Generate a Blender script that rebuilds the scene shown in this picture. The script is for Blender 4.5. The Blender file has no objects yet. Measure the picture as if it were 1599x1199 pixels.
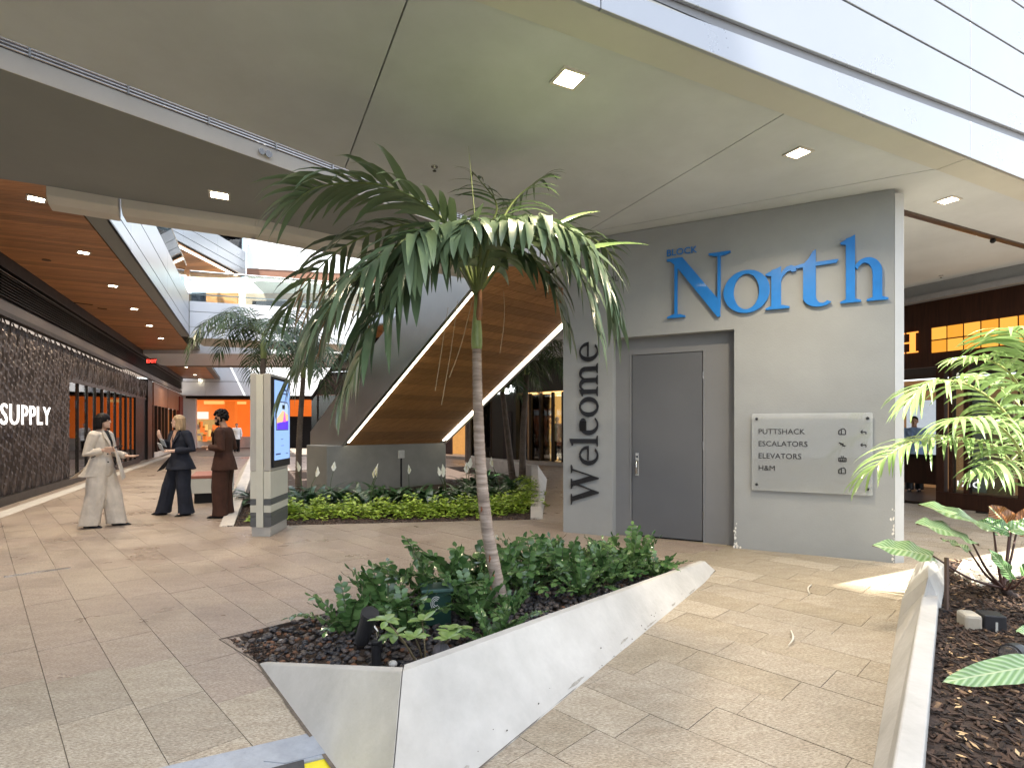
import bpy, bmesh, math, random
from mathutils import Vector, Matrix
R = math.radians
sc = bpy.context.scene
# ------------------------------------------------------------------ camera, world, sun, exposure
cam_d = bpy.data.cameras.new('camera'); cam = bpy.data.objects.new('camera', cam_d)
sc.collection.objects.link(cam); sc.camera = cam
cam.location = (0, 0, 1.5); cam.rotation_euler = (R(90), 0, 0)
cam_d.sensor_width = 36; cam_d.lens = 19.36; cam_d.shift_y = 0.041
cam_d.clip_end = 600; cam_d.clip_start = 0.05
SUN_DIR = Vector((.347, .312, -1.0)).normalized()
elev = math.asin(-SUN_DIR.z)
az = math.atan2(-SUN_DIR.x, -SUN_DIR.y)          # compass-like angle of the sun, from +Y to +X
wd = bpy.data.worlds.new('World'); sc.world = wd; wd.use_nodes = True
nt = wd.node_tree; bg = nt.nodes['Background']
sky = nt.nodes.new('ShaderNodeTexSky'); sky.sky_type = 'NISHITA'; sky.sun_disc = False
sky.sun_elevation = elev; sky.sun_rotation = az; sky.altitude = 10; sky.air_density = 1.0; sky.dust_density = 2.2; sky.ozone_density = 0.7
hsv = nt.nodes.new('ShaderNodeHueSaturation'); hsv.inputs['Saturation'].default_value = .46
nt.links.new(sky.outputs[0], hsv.inputs['Color']); nt.links.new(hsv.outputs[0], bg.inputs[0]); bg.inputs[1].default_value = 0.15
sd = bpy.data.lights.new('sun', 'SUN'); sd.energy = 5.0; sd.angle = R(.5); sd.color = (1, .95, .87)
sun = bpy.data.objects.new('sun', sd); sc.collection.objects.link(sun)
sun.rotation_euler = SUN_DIR.to_track_quat('-Z', 'Y').to_euler()
sc.view_settings.view_transform = 'Standard'; sc.view_settings.look = 'None'
sc.view_settings.exposure = 2.2; sc.view_settings.gamma = 1
sc.cycles.max_bounces = 14; sc.cycles.diffuse_bounces = 8; sc.cycles.transparent_max_bounces = 12
sc.cycles.use_denoising = True; sc.cycles.sample_clamp_indirect = 6
try: sc.cycles.use_light_tree = True
except Exception: pass
rng = random.Random(7)
F = 860.0
def P(px, py, z=0.0):
    D = F*(1.5-z)/(py-665.0); return Vector(((px-800)/F*D, D, z))
def PD(px, py, D): return Vector(((px-800)/F*D, D, 1.5+(665-py)*D/F))
def V3(x, y, z=0): return Vector((x, y, z))
U = V3(-.6987, .7154); V = V3(.7154, .6987); CD = V3(-.426, .905); NC = V3(.905, .426)
E = V3(.8983, .4394); EN = V3(-.4394, .8983)
BD = V3(-.8897, .4568); BO = V3(-.4568, -.8897); BC = V3(4.19, 6.03)
# ------------------------------------------------------------------ materials
MATS = {}
def mat(name, col, rough=.6, metal=0, var=.12, scale=6, bump=0, bscale=None, emit=None, es=1, detail=6, stretch=None, col2=None, spec=.5, coat=0, trans=0, ior=1.45):
    if name in MATS: return MATS[name]
    m = bpy.data.materials.new(name); m.use_nodes = True; n = m.node_tree; b = n.nodes['Principled BSDF']
    b.inputs['Roughness'].default_value = rough; b.inputs['Metallic'].default_value = metal
    b.inputs['Specular IOR Level'].default_value = spec; b.inputs['Coat Weight'].default_value = coat
    b.inputs['Transmission Weight'].default_value = trans; b.inputs['IOR'].default_value = ior
    tc = n.nodes.new('ShaderNodeTexCoord'); mp = n.nodes.new('ShaderNodeMapping')
    n.links.new(tc.outputs['Object'], mp.inputs[0])
    if stretch: mp.inputs['Scale'].default_value = stretch[0]; mp.inputs['Rotation'].default_value = stretch[1]
    if var or col2:
        nz = n.nodes.new('ShaderNodeTexNoise'); nz.inputs['Scale'].default_value = scale; nz.inputs['Detail'].default_value = detail; nz.inputs['Roughness'].default_value = .65
        n.links.new(mp.outputs[0], nz.inputs[0])
        cr = n.nodes.new('ShaderNodeValToRGB'); cr.color_ramp.elements[0].position = .32; cr.color_ramp.elements[1].position = .68
        a = [max(0, c*(1-var)) for c in col]; c2 = col2 or [min(1, c*(1+var)) for c in col]
        cr.color_ramp.elements[0].color = (*a, 1); cr.color_ramp.elements[1].color = (*c2, 1)
        n.links.new(nz.outputs[0], cr.inputs[0]); n.links.new(cr.outputs[0], b.inputs['Base Color'])
        mr = n.nodes.new('ShaderNodeMapRange'); mr.inputs['To Min'].default_value = max(0, rough-.1); mr.inputs['To Max'].default_value = min(1, rough+.1)
        n.links.new(nz.outputs[0], mr.inputs[0]); n.links.new(mr.outputs[0], b.inputs['Roughness'])
    else: b.inputs['Base Color'].default_value = (*col, 1)
    if bump:
        n2 = n.nodes.new('ShaderNodeTexNoise'); n2.inputs['Scale'].default_value = bscale or scale*4; n2.inputs['Detail'].default_value = 8
        n.links.new(mp.outputs[0], n2.inputs[0]); bp = n.nodes.new('ShaderNodeBump'); bp.inputs['Strength'].default_value = bump; bp.inputs['Distance'].default_value = .01
        n.links.new(n2.outputs[0], bp.inputs['Height']); n.links.new(bp.outputs[0], b.inputs['Normal'])
    if emit: b.inputs['Emission Color'].default_value = (*emit, 1); b.inputs['Emission Strength'].default_value = es
    MATS[name] = m; return m
def stone(name, dark, light, rough=.5):
    """honed coral-stone paver: large clouds, fine pits and bedding streaks"""
    m = bpy.data.materials.new(name); m.use_nodes = True; n = m.node_tree; b = n.nodes['Principled BSDF']; L = n.links
    tc = n.nodes.new('ShaderNodeTexCoord'); geo = n.nodes.new('ShaderNodeNewGeometry')
    def noise(s, d, vec, rg=.6):
        q = n.nodes.new('ShaderNodeTexNoise'); q.inputs['Scale'].default_value = s; q.inputs['Detail'].default_value = d; q.inputs['Roughness'].default_value = rg; L.new(vec, q.inputs[0]); return q
    mp = n.nodes.new('ShaderNodeMapping'); mp.inputs['Rotation'].default_value = (0, 0, R(-44.3)); mp.inputs['Scale'].default_value = (1, 3.2, 1)
    L.new(geo.outputs['Position'], mp.inputs[0])
    big = noise(1.3, 4, geo.outputs['Position'], .6); streak = noise(6, 9, mp.outputs[0], .75); pit = noise(48, 5, mp.outputs[0], .8)
    mx = n.nodes.new('ShaderNodeMath'); mx.operation = 'MULTIPLY_ADD'; mx.inputs[1].default_value = .55
    L.new(big.outputs[0], mx.inputs[0]); m2 = n.nodes.new('ShaderNodeMath'); m2.operation = 'MULTIPLY'; m2.inputs[1].default_value = .45; L.new(streak.outputs[0], m2.inputs[0]); L.new(m2.outputs[0], mx.inputs[2])
    cr = n.nodes.new('ShaderNodeValToRGB'); cr.color_ramp.elements[0].position = .22; cr.color_ramp.elements[1].position = .70
    cr.color_ramp.elements[0].color = (*dark, 1); cr.color_ramp.elements[1].color = (*light, 1); L.new(mx.outputs[0], cr.inputs[0])
    pr = n.nodes.new('ShaderNodeValToRGB'); pr.color_ramp.elements[0].position = .38; pr.color_ramp.elements[1].position = .66
    pr.color_ramp.elements[0].color = (.40, .35, .30, 1); pr.color_ramp.elements[1].color = (1.42, 1.42, 1.4, 1); L.new(pit.outputs[0], pr.inputs[0])
    mm = n.nodes.new('ShaderNodeMixRGB'); mm.blend_type = 'MULTIPLY'; mm.inputs[0].default_value = .9; L.new(cr.outputs[0], mm.inputs[1]); L.new(pr.outputs[0], mm.inputs[2])
    mid = noise(4.5, 8, mp.outputs[0], .78); md = n.nodes.new('ShaderNodeValToRGB'); md.color_ramp.elements[0].position = .34; md.color_ramp.elements[1].position = .60
    md.color_ramp.elements[0].color = (.70, .63, .56, 1); md.color_ramp.elements[1].color = (1.08, 1.08, 1.08, 1); L.new(mid.outputs[0], md.inputs[0])
    m3 = n.nodes.new('ShaderNodeMixRGB'); m3.blend_type = 'MULTIPLY'; m3.inputs[0].default_value = .62; L.new(mm.outputs[0], m3.inputs[1]); L.new(md.outputs[0], m3.inputs[2])
    L.new(m3.outputs[0], b.inputs['Base Color'])
    mr = n.nodes.new('ShaderNodeMapRange'); mr.inputs['From Min'].default_value = .3; mr.inputs['From Max'].default_value = .7; mr.inputs['To Min'].default_value = rough-.13; mr.inputs['To Max'].default_value = rough+.16
    L.new(big.outputs[0], mr.inputs[0]); L.new(mr.outputs[0], b.inputs['Roughness'])
    bp = n.nodes.new('ShaderNodeBump'); bp.inputs['Strength'].default_value = .28; bp.inputs['Distance'].default_value = .006
    ad = n.nodes.new('ShaderNodeMath'); ad.operation = 'ADD'; L.new(pit.outputs[0], ad.inputs[0]); L.new(streak.outputs[0], ad.inputs[1]); L.new(ad.outputs[0], bp.inputs['Height']); L.new(bp.outputs[0], b.inputs['Normal'])
    return m
def wood(name, a, c, rot, rough=.45):
    m = bpy.data.materials.new(name); m.use_nodes = True; n = m.node_tree; b = n.nodes['Principled BSDF']; L = n.links
    geo = n.nodes.new('ShaderNodeNewGeometry'); oi = n.nodes.new('ShaderNodeObjectInfo')
    mp = n.nodes.new('ShaderNodeMapping'); mp.inputs['Rotation'].default_value = (0, 0, rot); mp.inputs['Scale'].default_value = (.6, 14, 3)
    L.new(geo.outputs['Position'], mp.inputs[0]); L.new(oi.outputs['Random'], mp.inputs['Location'])
    q = n.nodes.new('ShaderNodeTexNoise'); q.inputs['Scale'].default_value = 3; q.inputs['Detail'].default_value = 8; q.inputs['Distortion'].default_value = .6; L.new(mp.outputs[0], q.inputs[0])
    cr = n.nodes.new('ShaderNodeValToRGB'); cr.color_ramp.elements[0].position = .3; cr.color_ramp.elements[1].position = .7
    cr.color_ramp.elements[0].color = (*a, 1); cr.color_ramp.elements[1].color = (*c, 1); L.new(q.outputs[0], cr.inputs[0])
    hv = n.nodes.new('ShaderNodeHueSaturation'); mr = n.nodes.new('ShaderNodeMapRange'); mr.inputs['To Min'].default_value = .72; mr.inputs['To Max'].default_value = 1.25
    L.new(oi.outputs['Random'], mr.inputs[0]); L.new(mr.outputs[0], hv.inputs['Value']); L.new(cr.outputs[0], hv.inputs['Color'])
    L.new(hv.outputs[0], b.inputs['Base Color']); b.inputs['Roughness'].default_value = rough
    return m
def leafmat(name, a, c, rough=.32, under=None, trans=.0, scale=5):
    m = bpy.data.materials.new(name); m.use_nodes = True; n = m.node_tree; b = n.nodes['Principled BSDF']; L = n.links
    geo = n.nodes.new('ShaderNodeNewGeometry'); q = n.nodes.new('ShaderNodeTexNoise'); q.inputs['Scale'].default_value = scale; q.inputs['Detail'].default_value = 3
    L.new(geo.outputs['Position'], q.inputs[0])
    ad = n.nodes.new('ShaderNodeMath'); ad.operation = 'MULTIPLY_ADD'; ad.inputs[1].default_value = .45; L.new(geo.outputs['Random Per Island'], ad.inputs[0])
    m2 = n.nodes.new('ShaderNodeMath'); m2.operation = 'MULTIPLY'; m2.inputs[1].default_value = .55; L.new(q.outputs[0], m2.inputs[0]); L.new(m2.outputs[0], ad.inputs[2])
    cr = n.nodes.new('ShaderNodeValToRGB'); cr.color_ramp.elements[0].position = .2; cr.color_ramp.elements[1].position = .8
    cr.color_ramp.elements[0].color = (*a, 1); cr.color_ramp.elements[1].color = (*c, 1); L.new(ad.outputs[0], cr.inputs[0])
    out = cr.outputs[0]
    if under:
        mx = n.nodes.new('ShaderNodeMixRGB'); L.new(geo.outputs['Backfacing'], mx.inputs[0]); L.new(out, mx.inputs[1]); mx.inputs[2].default_value = (*under, 1); out = mx.outputs[0]
    L.new(out, b.inputs['Base Color']); b.inputs['Roughness'].default_value = rough; b.inputs['Specular IOR Level'].default_value = .55
    o = n.nodes['Material Output']; tr = n.nodes.new('ShaderNodeBsdfTranslucent'); ms = n.nodes.new('ShaderNodeMixShader'); ms.inputs[0].default_value = trans
    L.new(out, tr.inputs[0]); L.new(b.outputs[0], ms.inputs[1]); L.new(tr.outputs[0], ms.inputs[2]); L.new(ms.outputs[0], o.inputs[0])
    return m
def glassy(name, tint, ior=1.5, haze=0.0, hcol=(.8, .8, .8)):
    if name in MATS: return MATS[name]
    m = bpy.data.materials.new(name); m.use_nodes = True; n = m.node_tree; o = n.nodes['Material Output']; n.nodes.remove(n.nodes['Principled BSDF'])
    t = n.nodes.new('ShaderNodeBsdfTransparent'); t.inputs[0].default_value = (*tint, 1); g = n.nodes.new('ShaderNodeBsdfGlossy'); g.inputs['Roughness'].default_value = .02
    fr = n.nodes.new('ShaderNodeFresnel'); fr.inputs[0].default_value = ior; mx = n.nodes.new('ShaderNodeMixShader'); d = n.nodes.new('ShaderNodeBsdfDiffuse'); d.inputs[0].default_value = (*hcol, 1); m2 = n.nodes.new('ShaderNodeMixShader'); m2.inputs[0].default_value = haze
    n.links.new(t.outputs[0], m2.inputs[1]); n.links.new(d.outputs[0], m2.inputs[2]); n.links.new(fr.outputs[0], mx.inputs[0]); n.links.new(m2.outputs[0], mx.inputs[1]); n.links.new(g.outputs[0], mx.inputs[2]); n.links.new(mx.outputs[0], o.inputs[0])
    MATS[name] = m; return m
def emis(name, col, s): return mat(name, (.02, .02, .02), var=0, emit=col, es=s)
# ------------------------------------------------------------------ object helpers
COL = sc.collection
def tag(o, label=None, cat=None, group=None, kind=None):
    if label: o['label'] = label
    if cat: o['category'] = cat
    if group: o['group'] = group
    if kind: o['kind'] = kind
    return o
def empty(name, loc, label=None, cat=None, group=None, rz=0):
    o = bpy.data.objects.new(name, None); COL.objects.link(o); o.location = loc; o.rotation_euler = (0, 0, rz); o.empty_display_size = .1
    return tag(o, label, cat, group)
def wloc(o):
    v = Vector((0, 0, 0))
    while o is not None: v += o.location; o = o.parent
    return v
class MB:
    def __init__(s): s.v = []; s.f = []; s.mi = []; s.cur = 0
    def quad(s, *pts):
        k = len(s.v); s.v += [Vector(p) for p in pts]; s.f.append(tuple(range(k, k+len(pts)))); s.mi.append(s.cur); return s
    def raw(s, vs, fs):
        k = len(s.v); s.v += [Vector(p) for p in vs]
        for f in fs: s.f.append(tuple(i+k for i in f)); s.mi.append(s.cur)
        return s
    def box(s, c, ax, ay, az, hx, hy, hz):
        c = Vector(c); ax = Vector(ax).normalized()*hx; ay = Vector(ay).normalized()*hy; az = Vector(az).normalized()*hz
        vs = [c+ax*i+ay*j+az*k for k in (-1, 1) for j in (-1, 1) for i in (-1, 1)]
        return s.raw(vs, [(0, 2, 3, 1), (4, 5, 7, 6), (0, 1, 5, 4), (2, 6, 7, 3), (0, 4, 6, 2), (1, 3, 7, 5)])
    def abox(s, x0, x1, y0, y1, z0, z1):
        return s.box(((x0+x1)/2, (y0+y1)/2, (z0+z1)/2), (1, 0, 0), (0, 1, 0), (0, 0, 1), (x1-x0)/2, (y1-y0)/2, (z1-z0)/2)
    def slab(s, a, b, n, t, z0, z1):
        """wall from a to b (xy), thickness t along n"""
        a = Vector((a[0], a[1], 0)); b = Vector((b[0], b[1], 0)); n = Vector(n).normalized()*t
        return s.prism([a, b, b+n, a+n], z0, z1)
    def prism(s, poly, z0, z1):
        m = len(poly); a = sum(poly[i][0]*poly[(i+1) % m][1]-poly[(i+1) % m][0]*poly[i][1] for i in range(m))
        if a < 0: poly = list(reversed(poly))
        vs = [Vector((p[0], p[1], z0)) for p in poly]+[Vector((p[0], p[1], z1)) for p in poly]
        fs = [tuple(range(m-1, -1, -1)), tuple(range(m, 2*m))]+[(i, (i+1) % m, (i+1) % m+m, i+m) for i in range(m)]
        return s.raw(vs, fs)
    def tube(s, pts, rad, n=8, cap=True):
        pts = [Vector(p) for p in pts]
        if not hasattr(rad, '__len__'): rad = [rad]*len(pts)
        k = len(s.v); ref = None
        for i, p in enumerate(pts):
            t = (pts[min(i+1, len(pts)-1)]-pts[max(i-1, 0)]).normalized()
            if ref is None: ref = t.orthogonal().normalized()
            ref = (ref-t*ref.dot(t)).normalized(); b = t.cross(ref)
            for j in range(n):
                a = 2*math.pi*j/n; s.v.append(p+(ref*math.cos(a)+b*math.sin(a))*rad[i])
        for i in range(len(pts)-1):
            for j in range(n):
                a = k+i*n+j; b2 = k+i*n+(j+1) % n; s.f.append((a, b2, b2+n, a+n)); s.mi.append(s.cur)
        if cap:
            s.f.append(tuple(range(k+n-1, k-1, -1))); s.mi.append(s.cur)
            e = k+(len(pts)-1)*n; s.f.append(tuple(range(e, e+n))); s.mi.append(s.cur)
        return s
    def loft(s, rings, cap=True):
        n = len(rings[0]); k = len(s.v)
        for r in rings: s.v += [Vector(p) for p in r]
        for i in range(len(rings)-1):
            for j in range(n):
                a = k+i*n+j; b = k+i*n+(j+1) % n; s.f.append((a, b, b+n, a+n)); s.mi.append(s.cur)
        if cap:
            s.f.append(tuple(range(k+n-1, k-1, -1))); s.mi.append(s.cur)
            e = k+(len(rings)-1)*n; s.f.append(tuple(range(e, e+n))); s.mi.append(s.cur)
        return s
    def ball(s, c, rx, ry=None, rz=None, nu=12, nv=8, ax=None):
        ry = ry or rx; rz = rz or rx; c = Vector(c); k = len(s.v); X, Y, Z = ax or (V3(1, 0), V3(0, 1), V3(0, 0, 1))
        rings = []
        for i in range(1, nv):
            a = math.pi*i/nv; rings.append([c+X*(rx*math.sin(a)*math.cos(2*math.pi*j/nu))+Y*(ry*math.sin(a)*math.sin(2*math.pi*j/nu))-Z*(rz*math.cos(a)) for j in range(nu)])
        s.loft(rings, cap=False); kk = len(s.v); s.v += [c-Z*rz, c+Z*rz]
        for j in range(nu):
            s.f.append((kk, k+(j+1) % nu, k+j)); s.mi.append(s.cur)
            e = k+(nv-2)*nu; s.f.append((kk+1, e+j, e+(j+1) % nu)); s.mi.append(s.cur)
        return s
    def mesh(s, name, mats, off=Vector((0, 0, 0)), smooth=False):
        me = bpy.data.meshes.new(name); me.from_pydata([v-off for v in s.v], [], s.f)
        for m in (mats if isinstance(mats, (list, tuple)) else [mats]): me.materials.append(m)
        if len(me.materials) > 1: me.polygons.foreach_set('material_index', s.mi)
        if smooth: me.polygons.foreach_set('use_smooth', [True]*len(me.polygons))
        me.update(); return me
    def build(s, name, mats, parent=None, smooth=False, loc=None, **kw):
        """top level: origin at loc (or the box centre's foot); child: vertices made local to the parent"""
        if parent is not None: off = wloc(parent)
        elif loc is not None: off = Vector(loc)
        else:
            xs = [v.x for v in s.v]; ys = [v.y for v in s.v]; off = Vector(((min(xs)+max(xs))/2, (min(ys)+max(ys))/2, min(v.z for v in s.v)))
        o = bpy.data.objects.new(name, s.mesh(name, mats, off, smooth)); COL.objects.link(o)
        if parent is not None: o.parent = parent
        else: o.location = off
        return tag(o, **kw)
def bev(o, w=.004, seg=2):
    b = o.modifiers.new('bevel', 'BEVEL'); b.width = w; b.segments = seg; b.limit_method = 'ANGLE'; b.angle_limit = R(40); return o
def copy_tree(o, parent=None):
    c = o.copy(); COL.objects.link(c); c.parent = parent
    for ch in [x for x in COL.objects if x.parent == o]: copy_tree(ch, c)
    return c
KIDS = {}
def dup(root, loc, rz=0, s=1, label=None):
    def rec(o, par):
        c = o.copy(); COL.objects.link(c); c.parent = par
        for ch in o.children: rec(ch, c)
        return c
    c = rec(root, None); c.location = loc; c.rotation_euler = (0, 0, rz); c.scale = (s, s, s)
    if label: c['label'] = label
    return c
def text(body, origin, xdir, ydir, size, m, name='lettering', parent=None, depth=.01, align='LEFT', space=1.0, xs=1.0, **kw):
    cu = bpy.data.curves.new('t', 'FONT'); cu.body = body; cu.size = size; cu.extrude = depth/2; cu.align_x = align; cu.space_character = space; cu.resolution_u = 3
    t = bpy.data.objects.new('t', cu); COL.objects.link(t); dg = bpy.context.evaluated_depsgraph_get(); dg.update()
    me = bpy.data.meshes.new_from_object(t.evaluated_get(dg)); bpy.data.objects.remove(t); bpy.data.curves.remove(cu)
    x = Vector(xdir).normalized(); y = Vector(ydir).normalized(); z = x.cross(y)
    M4 = Matrix(((x.x, y.x, z.x), (x.y, y.y, z.y), (x.z, y.z, z.z))).to_4x4()
    me.transform(Matrix.Translation(Vector(origin))@M4@Matrix.Diagonal((xs, 1, 1, 1)))
    me.materials.clear(); me.materials.append(m); me.name = name
    o = bpy.data.objects.new(name, me); COL.objects.link(o)
    if parent is not None: me.transform(Matrix.Translation(-wloc(parent))); o.parent = parent
    else: me.transform(Matrix.Translation(-Vector(origin))); o.location = origin
    return tag(o, **kw)
ORD = 'first second third fourth fifth sixth seventh eighth ninth tenth eleventh twelfth thirteenth fourteenth fifteenth'.split()
# polygon clipping (2D)
def clip(poly, a, b, keep_left=True):
    """keep the part of poly left of the line a->b"""
    out = []; s = 1 if keep_left else -1
    def d(p): return s*((b[0]-a[0])*(p[1]-a[1])-(b[1]-a[1])*(p[0]-a[0]))
    for i, p in enumerate(poly):
        q = poly[(i+1) % len(poly)]; dp, dq = d(p), d(q)
        if dp >= 0: out.append(p)
        if (dp > 0) != (dq > 0) and abs(dp-dq) > 1e-12:
            t = dp/(dp-dq)
            if 0 < t < 1: out.append((p[0]+(q[0]-p[0])*t, p[1]+(q[1]-p[1])*t))
    return out if len(out) >= 3 else []
def area(p): return .5*abs(sum(p[i][0]*p[(i+1) % len(p)][1]-p[(i+1) % len(p)][0]*p[i][1] for i in range(len(p))))
def ccw(p):
    a = sum(p[i][0]*p[(i+1) % len(p)][1]-p[(i+1) % len(p)][0]*p[i][1] for i in range(len(p)))
    return list(p) if a > 0 else list(reversed(p))
def minus(polys, hole):
    hole = ccw(hole); out = []
    for p in polys:
        rest = p
        for i in range(len(hole)):
            a, b = hole[i], hole[(i+1) % len(hole)]
            o = clip(rest, a, b, False)
            if o and area(o) > 2e-4: out.append(o)
            rest = clip(rest, a, b, True)
            if not rest: break
    return out
def onface(px, off):
    """point on the corridor-parallel vertical plane at NC-offset off, seen at column px (z=0)"""
    k = (px-800)/F; D = off/(.905*k+.426); return V3(k*D, D)
def cpt(off, s): return NC*off+CD*s          # offset across the corridor, distance along it
# ------------------------------------------------------------------ shared materials
m_grout = mat('grout', (.15, .125, .10), .9, var=.2, scale=20)
m_conc = mat('planter_concrete', (.42, .405, .37), .72, var=.10, scale=1.7, bump=.25, bscale=26, detail=12, col2=(.54, .525, .485))
m_conc2 = mat('warm_concrete', (.50, .46, .41), .75, var=.12, scale=3, bump=.25, bscale=30)
m_soffit = mat('plaster_soffit', (.50, .53, .545), .75, var=.10, scale=.8, detail=10, bump=.12, bscale=18)
m_soffit2 = mat('painted_beam', (.55, .52, .465), .65, var=.05, scale=2)
m_strip = mat('edge_strip_paint', (.50, .50, .45), .6, var=.04, scale=2)
m_wall = mat('block_paint', (.285, .297, .297), .68, var=.09, scale=.9, detail=10, bump=.18, bscale=60)
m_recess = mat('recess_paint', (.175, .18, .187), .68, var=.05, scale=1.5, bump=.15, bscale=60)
m_door = mat('door_paint', (.105, .11, .12), .5, var=.04, scale=2)
m_black = mat('black', (.008, .008, .009), .5, var=.2, scale=9, spec=.25)
m_blackm = mat('black_metal', (.02, .02, .022), .35, var=.15, scale=9, metal=.3)
m_dark = mat('dark_void', (.018, .017, .016), .85, var=.2, scale=4, spec=.2)
m_alu = mat('aluminium_panel', (.62, .65, .69), .33, metal=.55, var=.03, scale=.8)
m_alu2 = mat('bright_panel', (.40, .42, .44), .30, metal=.45, var=.03, scale=.8)
m_gut = mat('shadow_channel', (.22, .23, .24), .5, var=.05)
m_white = mat('white_parapet', (.72, .74, .77), .5, var=.03, scale=1)
m_steel = mat('steel', (.60, .58, .55), .25, metal=1, var=.08, scale=5)
m_glass = glassy('glass', (.86, .93, .92), 1.5)
m_frame = mat('dark_frame', (.018, .015, .013), .45, metal=.2, var=.2, spec=.3)
m_mulch = mat('mulch', (.05, .033, .024), .95, var=.5, scale=40, bump=1, bscale=60)
m_led = emis('led_strip', (1, .92, .74), 2.4)
m_lamp = emis('downlight_glow', (1, .86, .6), 9)
m_wood = wood('cedar_soffit', (.30, .125, .045), (.50, .235, .092), R(-44.3))
m_wood2 = wood('escalator_wood', (.33, .145, .05), (.54, .27, .105), R(-44.3))
TILES = [stone('stone_sand', (.29, .255, .20), (.46, .415, .34)), stone('stone_sand_pale', (.34, .30, .235), (.53, .48, .39)),
         stone('stone_tan', (.285, .235, .19), (.45, .38, .315), .38), stone('stone_rose', (.275, .222, .185), (.435, .362, .305), .35),
         stone('stone_ochre', (.27, .235, .175), (.44, .39, .305))]
# ------------------------------------------------------------------ ground
g = MB().quad((-60, -40, -.035), (60, -40, -.035), (60, 70, -.035), (-60, 70, -.035)).build('ground', m_grout, kind='structure')
A1, Cc1, E1, K1 = V3(-1.593, 3.468), V3(-.485, 2.425, .42), V3(1.97, 5.62, .12), V3(-.455, 2.0)
T0 = V3(-2.06, 3.87); B1 = V3(.21, 6.02); EB = V3(2.11, 5.71)
bed1 = [T0, A1, V3(-.43, 2.32), EB, B1]
A2, B2, C2_, D2_, E2_ = V3(-4.32, 8.2), V3(.46, 8.86), V3(.93, 15.6), V3(-1.5, 20.5), V3(-8.9, 18.2)
RP = [V3(1.0, 1.65), V3(2.995, 4.27), V3(3.62, 5.0), V3(9, 5.4), V3(9, 1.65)]
HOLES = [[T0, A1, V3(-.455, 2.0), V3(-.14, 2.416), EB, V3(2.0, 5.78)], [T0, EB, B1], [A2, B2, C2_, D2_, E2_], RP,
         [V3(-8, -.75), V3(-.945, 2.71), V3(-.455, 2.0), V3(-.455, -1), V3(-8, -3)]]
HOLES = [[(p.x, p.y) for p in h] for h in HOLES]
pave = empty('pavement', (0, 0, 0)); tag(pave, kind='structure')
tiles = []
TL, TW, GAP = .635, .3175, .0035
for ib in range(-22, 84):
    shift = (.0, .5, .17, .67, .33)[(ib*3) % 5]*TL
    for ia in range(-26, 60):
        a0 = 3.457-30*TL+ (ia+24)*TL+shift; b0 = .935+ib*TW-6*TW
        cen = U*(a0+TL/2)+V*(b0+TW/2)
        if cen.y < .9 or cen.y > 27 or abs(cen.x) > .95*cen.y+1.6: continue
        if cen.dot(NC) < -4.75 or cen.dot(NC) > 11.5: continue
        pl = [U*(a0+GAP/2)+V*(b0+GAP/2), U*(a0+TL-GAP/2)+V*(b0+GAP/2), U*(a0+TL-GAP/2)+V*(b0+TW-GAP/2), U*(a0+GAP/2)+V*(b0+TW-GAP/2)]
        polys = [[(p.x, p.y) for p in pl]]
        for h in HOLES:
            polys = minus(polys, h)
            if not polys: break
        if polys: tiles.append((cen, polys))
tiles.sort(key=lambda t: (abs(t[0].x) > .93*t[0].y or t[0].y < 2.3, t[0].length))
def tile_mat(c):  # region tones put the differing light on one stone into its colour
    r = rng.random()
    if c.x < -.5+.0*c.y and c.y < 3.25 and c.x < -.6: return 1 if r < .6 else 0
    right = (c.x+.14)*.822-(c.y-2.416)*.57 > -.35
    if right or c.x > 2.4: return 0 if r < .45 else (4 if r < .85 else 1)
    return 3 if r < .55 else 2
rest = MB()
for i, (cen, polys) in enumerate(tiles):
    z = rng.uniform(-.0012, .0012); mb = MB() if i < 300 else rest
    k = tile_mat(cen); mb.cur = k if i >= 300 else 0
    for p in polys: mb.prism(p, -.03, z)
    if i < 300:
        o = mb.build('tile', TILES[k], pave)
rest.build('tile', TILES, pave, kind='stuff')
# white marble threshold band in front of the left shops
mb = MB(); s0 = 5.5
for k in range(34):
    mb.prism([cpt(-4.0, s0+k*.9), cpt(-3.72, s0+k*.9), cpt(-3.72, s0+k*.9+.893), cpt(-4.0, s0+k*.9+.893)], 0, .004)
mb.build('threshold_band', mat('pale_stone', (.55, .52, .47), .5, var=.1, scale=3), pave, kind='stuff')
# street edge at the bottom left: grey granite kerb, dark rounded bar, yellow painted slab
k0, k1 = V3(-.945, 2.71)-E*7, V3(-.945, 2.71)
kerb = empty('kerb', (-1.2, 2.4, 0)); tag(kerb, kind='structure')
m_kerb = mat('granite_kerb', (.33, .36, .40), .75, var=.14, scale=9, bump=.4, bscale=60)
m_yel = mat('yellow_paint', (.78, .66, .02), .55, var=.06, scale=12, bump=.2)
for j in range(7):
    a = k1-E*(j*1.0); b = a-E*.994; w = -EN*.235
    MB().prism([a, b, b+w, a+w], -.1, .003-.0007*(j % 2)).build('kerb_stone', m_kerb, kerb)
MB().prism([V3(-.93, 2.705), V3(-.80, 2.545), V3(-.80, 2.545)-E*.23, V3(-1.11, 2.46)], -.05, .0065).build('kerb_stone', m_kerb, kerb)
o = MB().prism([k1-EN*.238-E*7, k1-EN*.238+E*.22, V3(-.5, 2.08), V3(-.6, 1.6), V3(-7, -1.6)], -.1, -.004).build('yellow_slab', m_yel, kerb)
bar = MB().tube([k1-EN*.30-E*2.6+V3(0, 0, .0), k1-EN*.275-E*.10], .034, 10)
o = bar.build('edge_bar', mat('dark_rubber', (.07, .07, .075), .8, var=.2, scale=30, bump=.3), smooth=True, label='dark rounded rubber bar along the grey kerb beside the yellow paint', cat='kerb bar')
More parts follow.
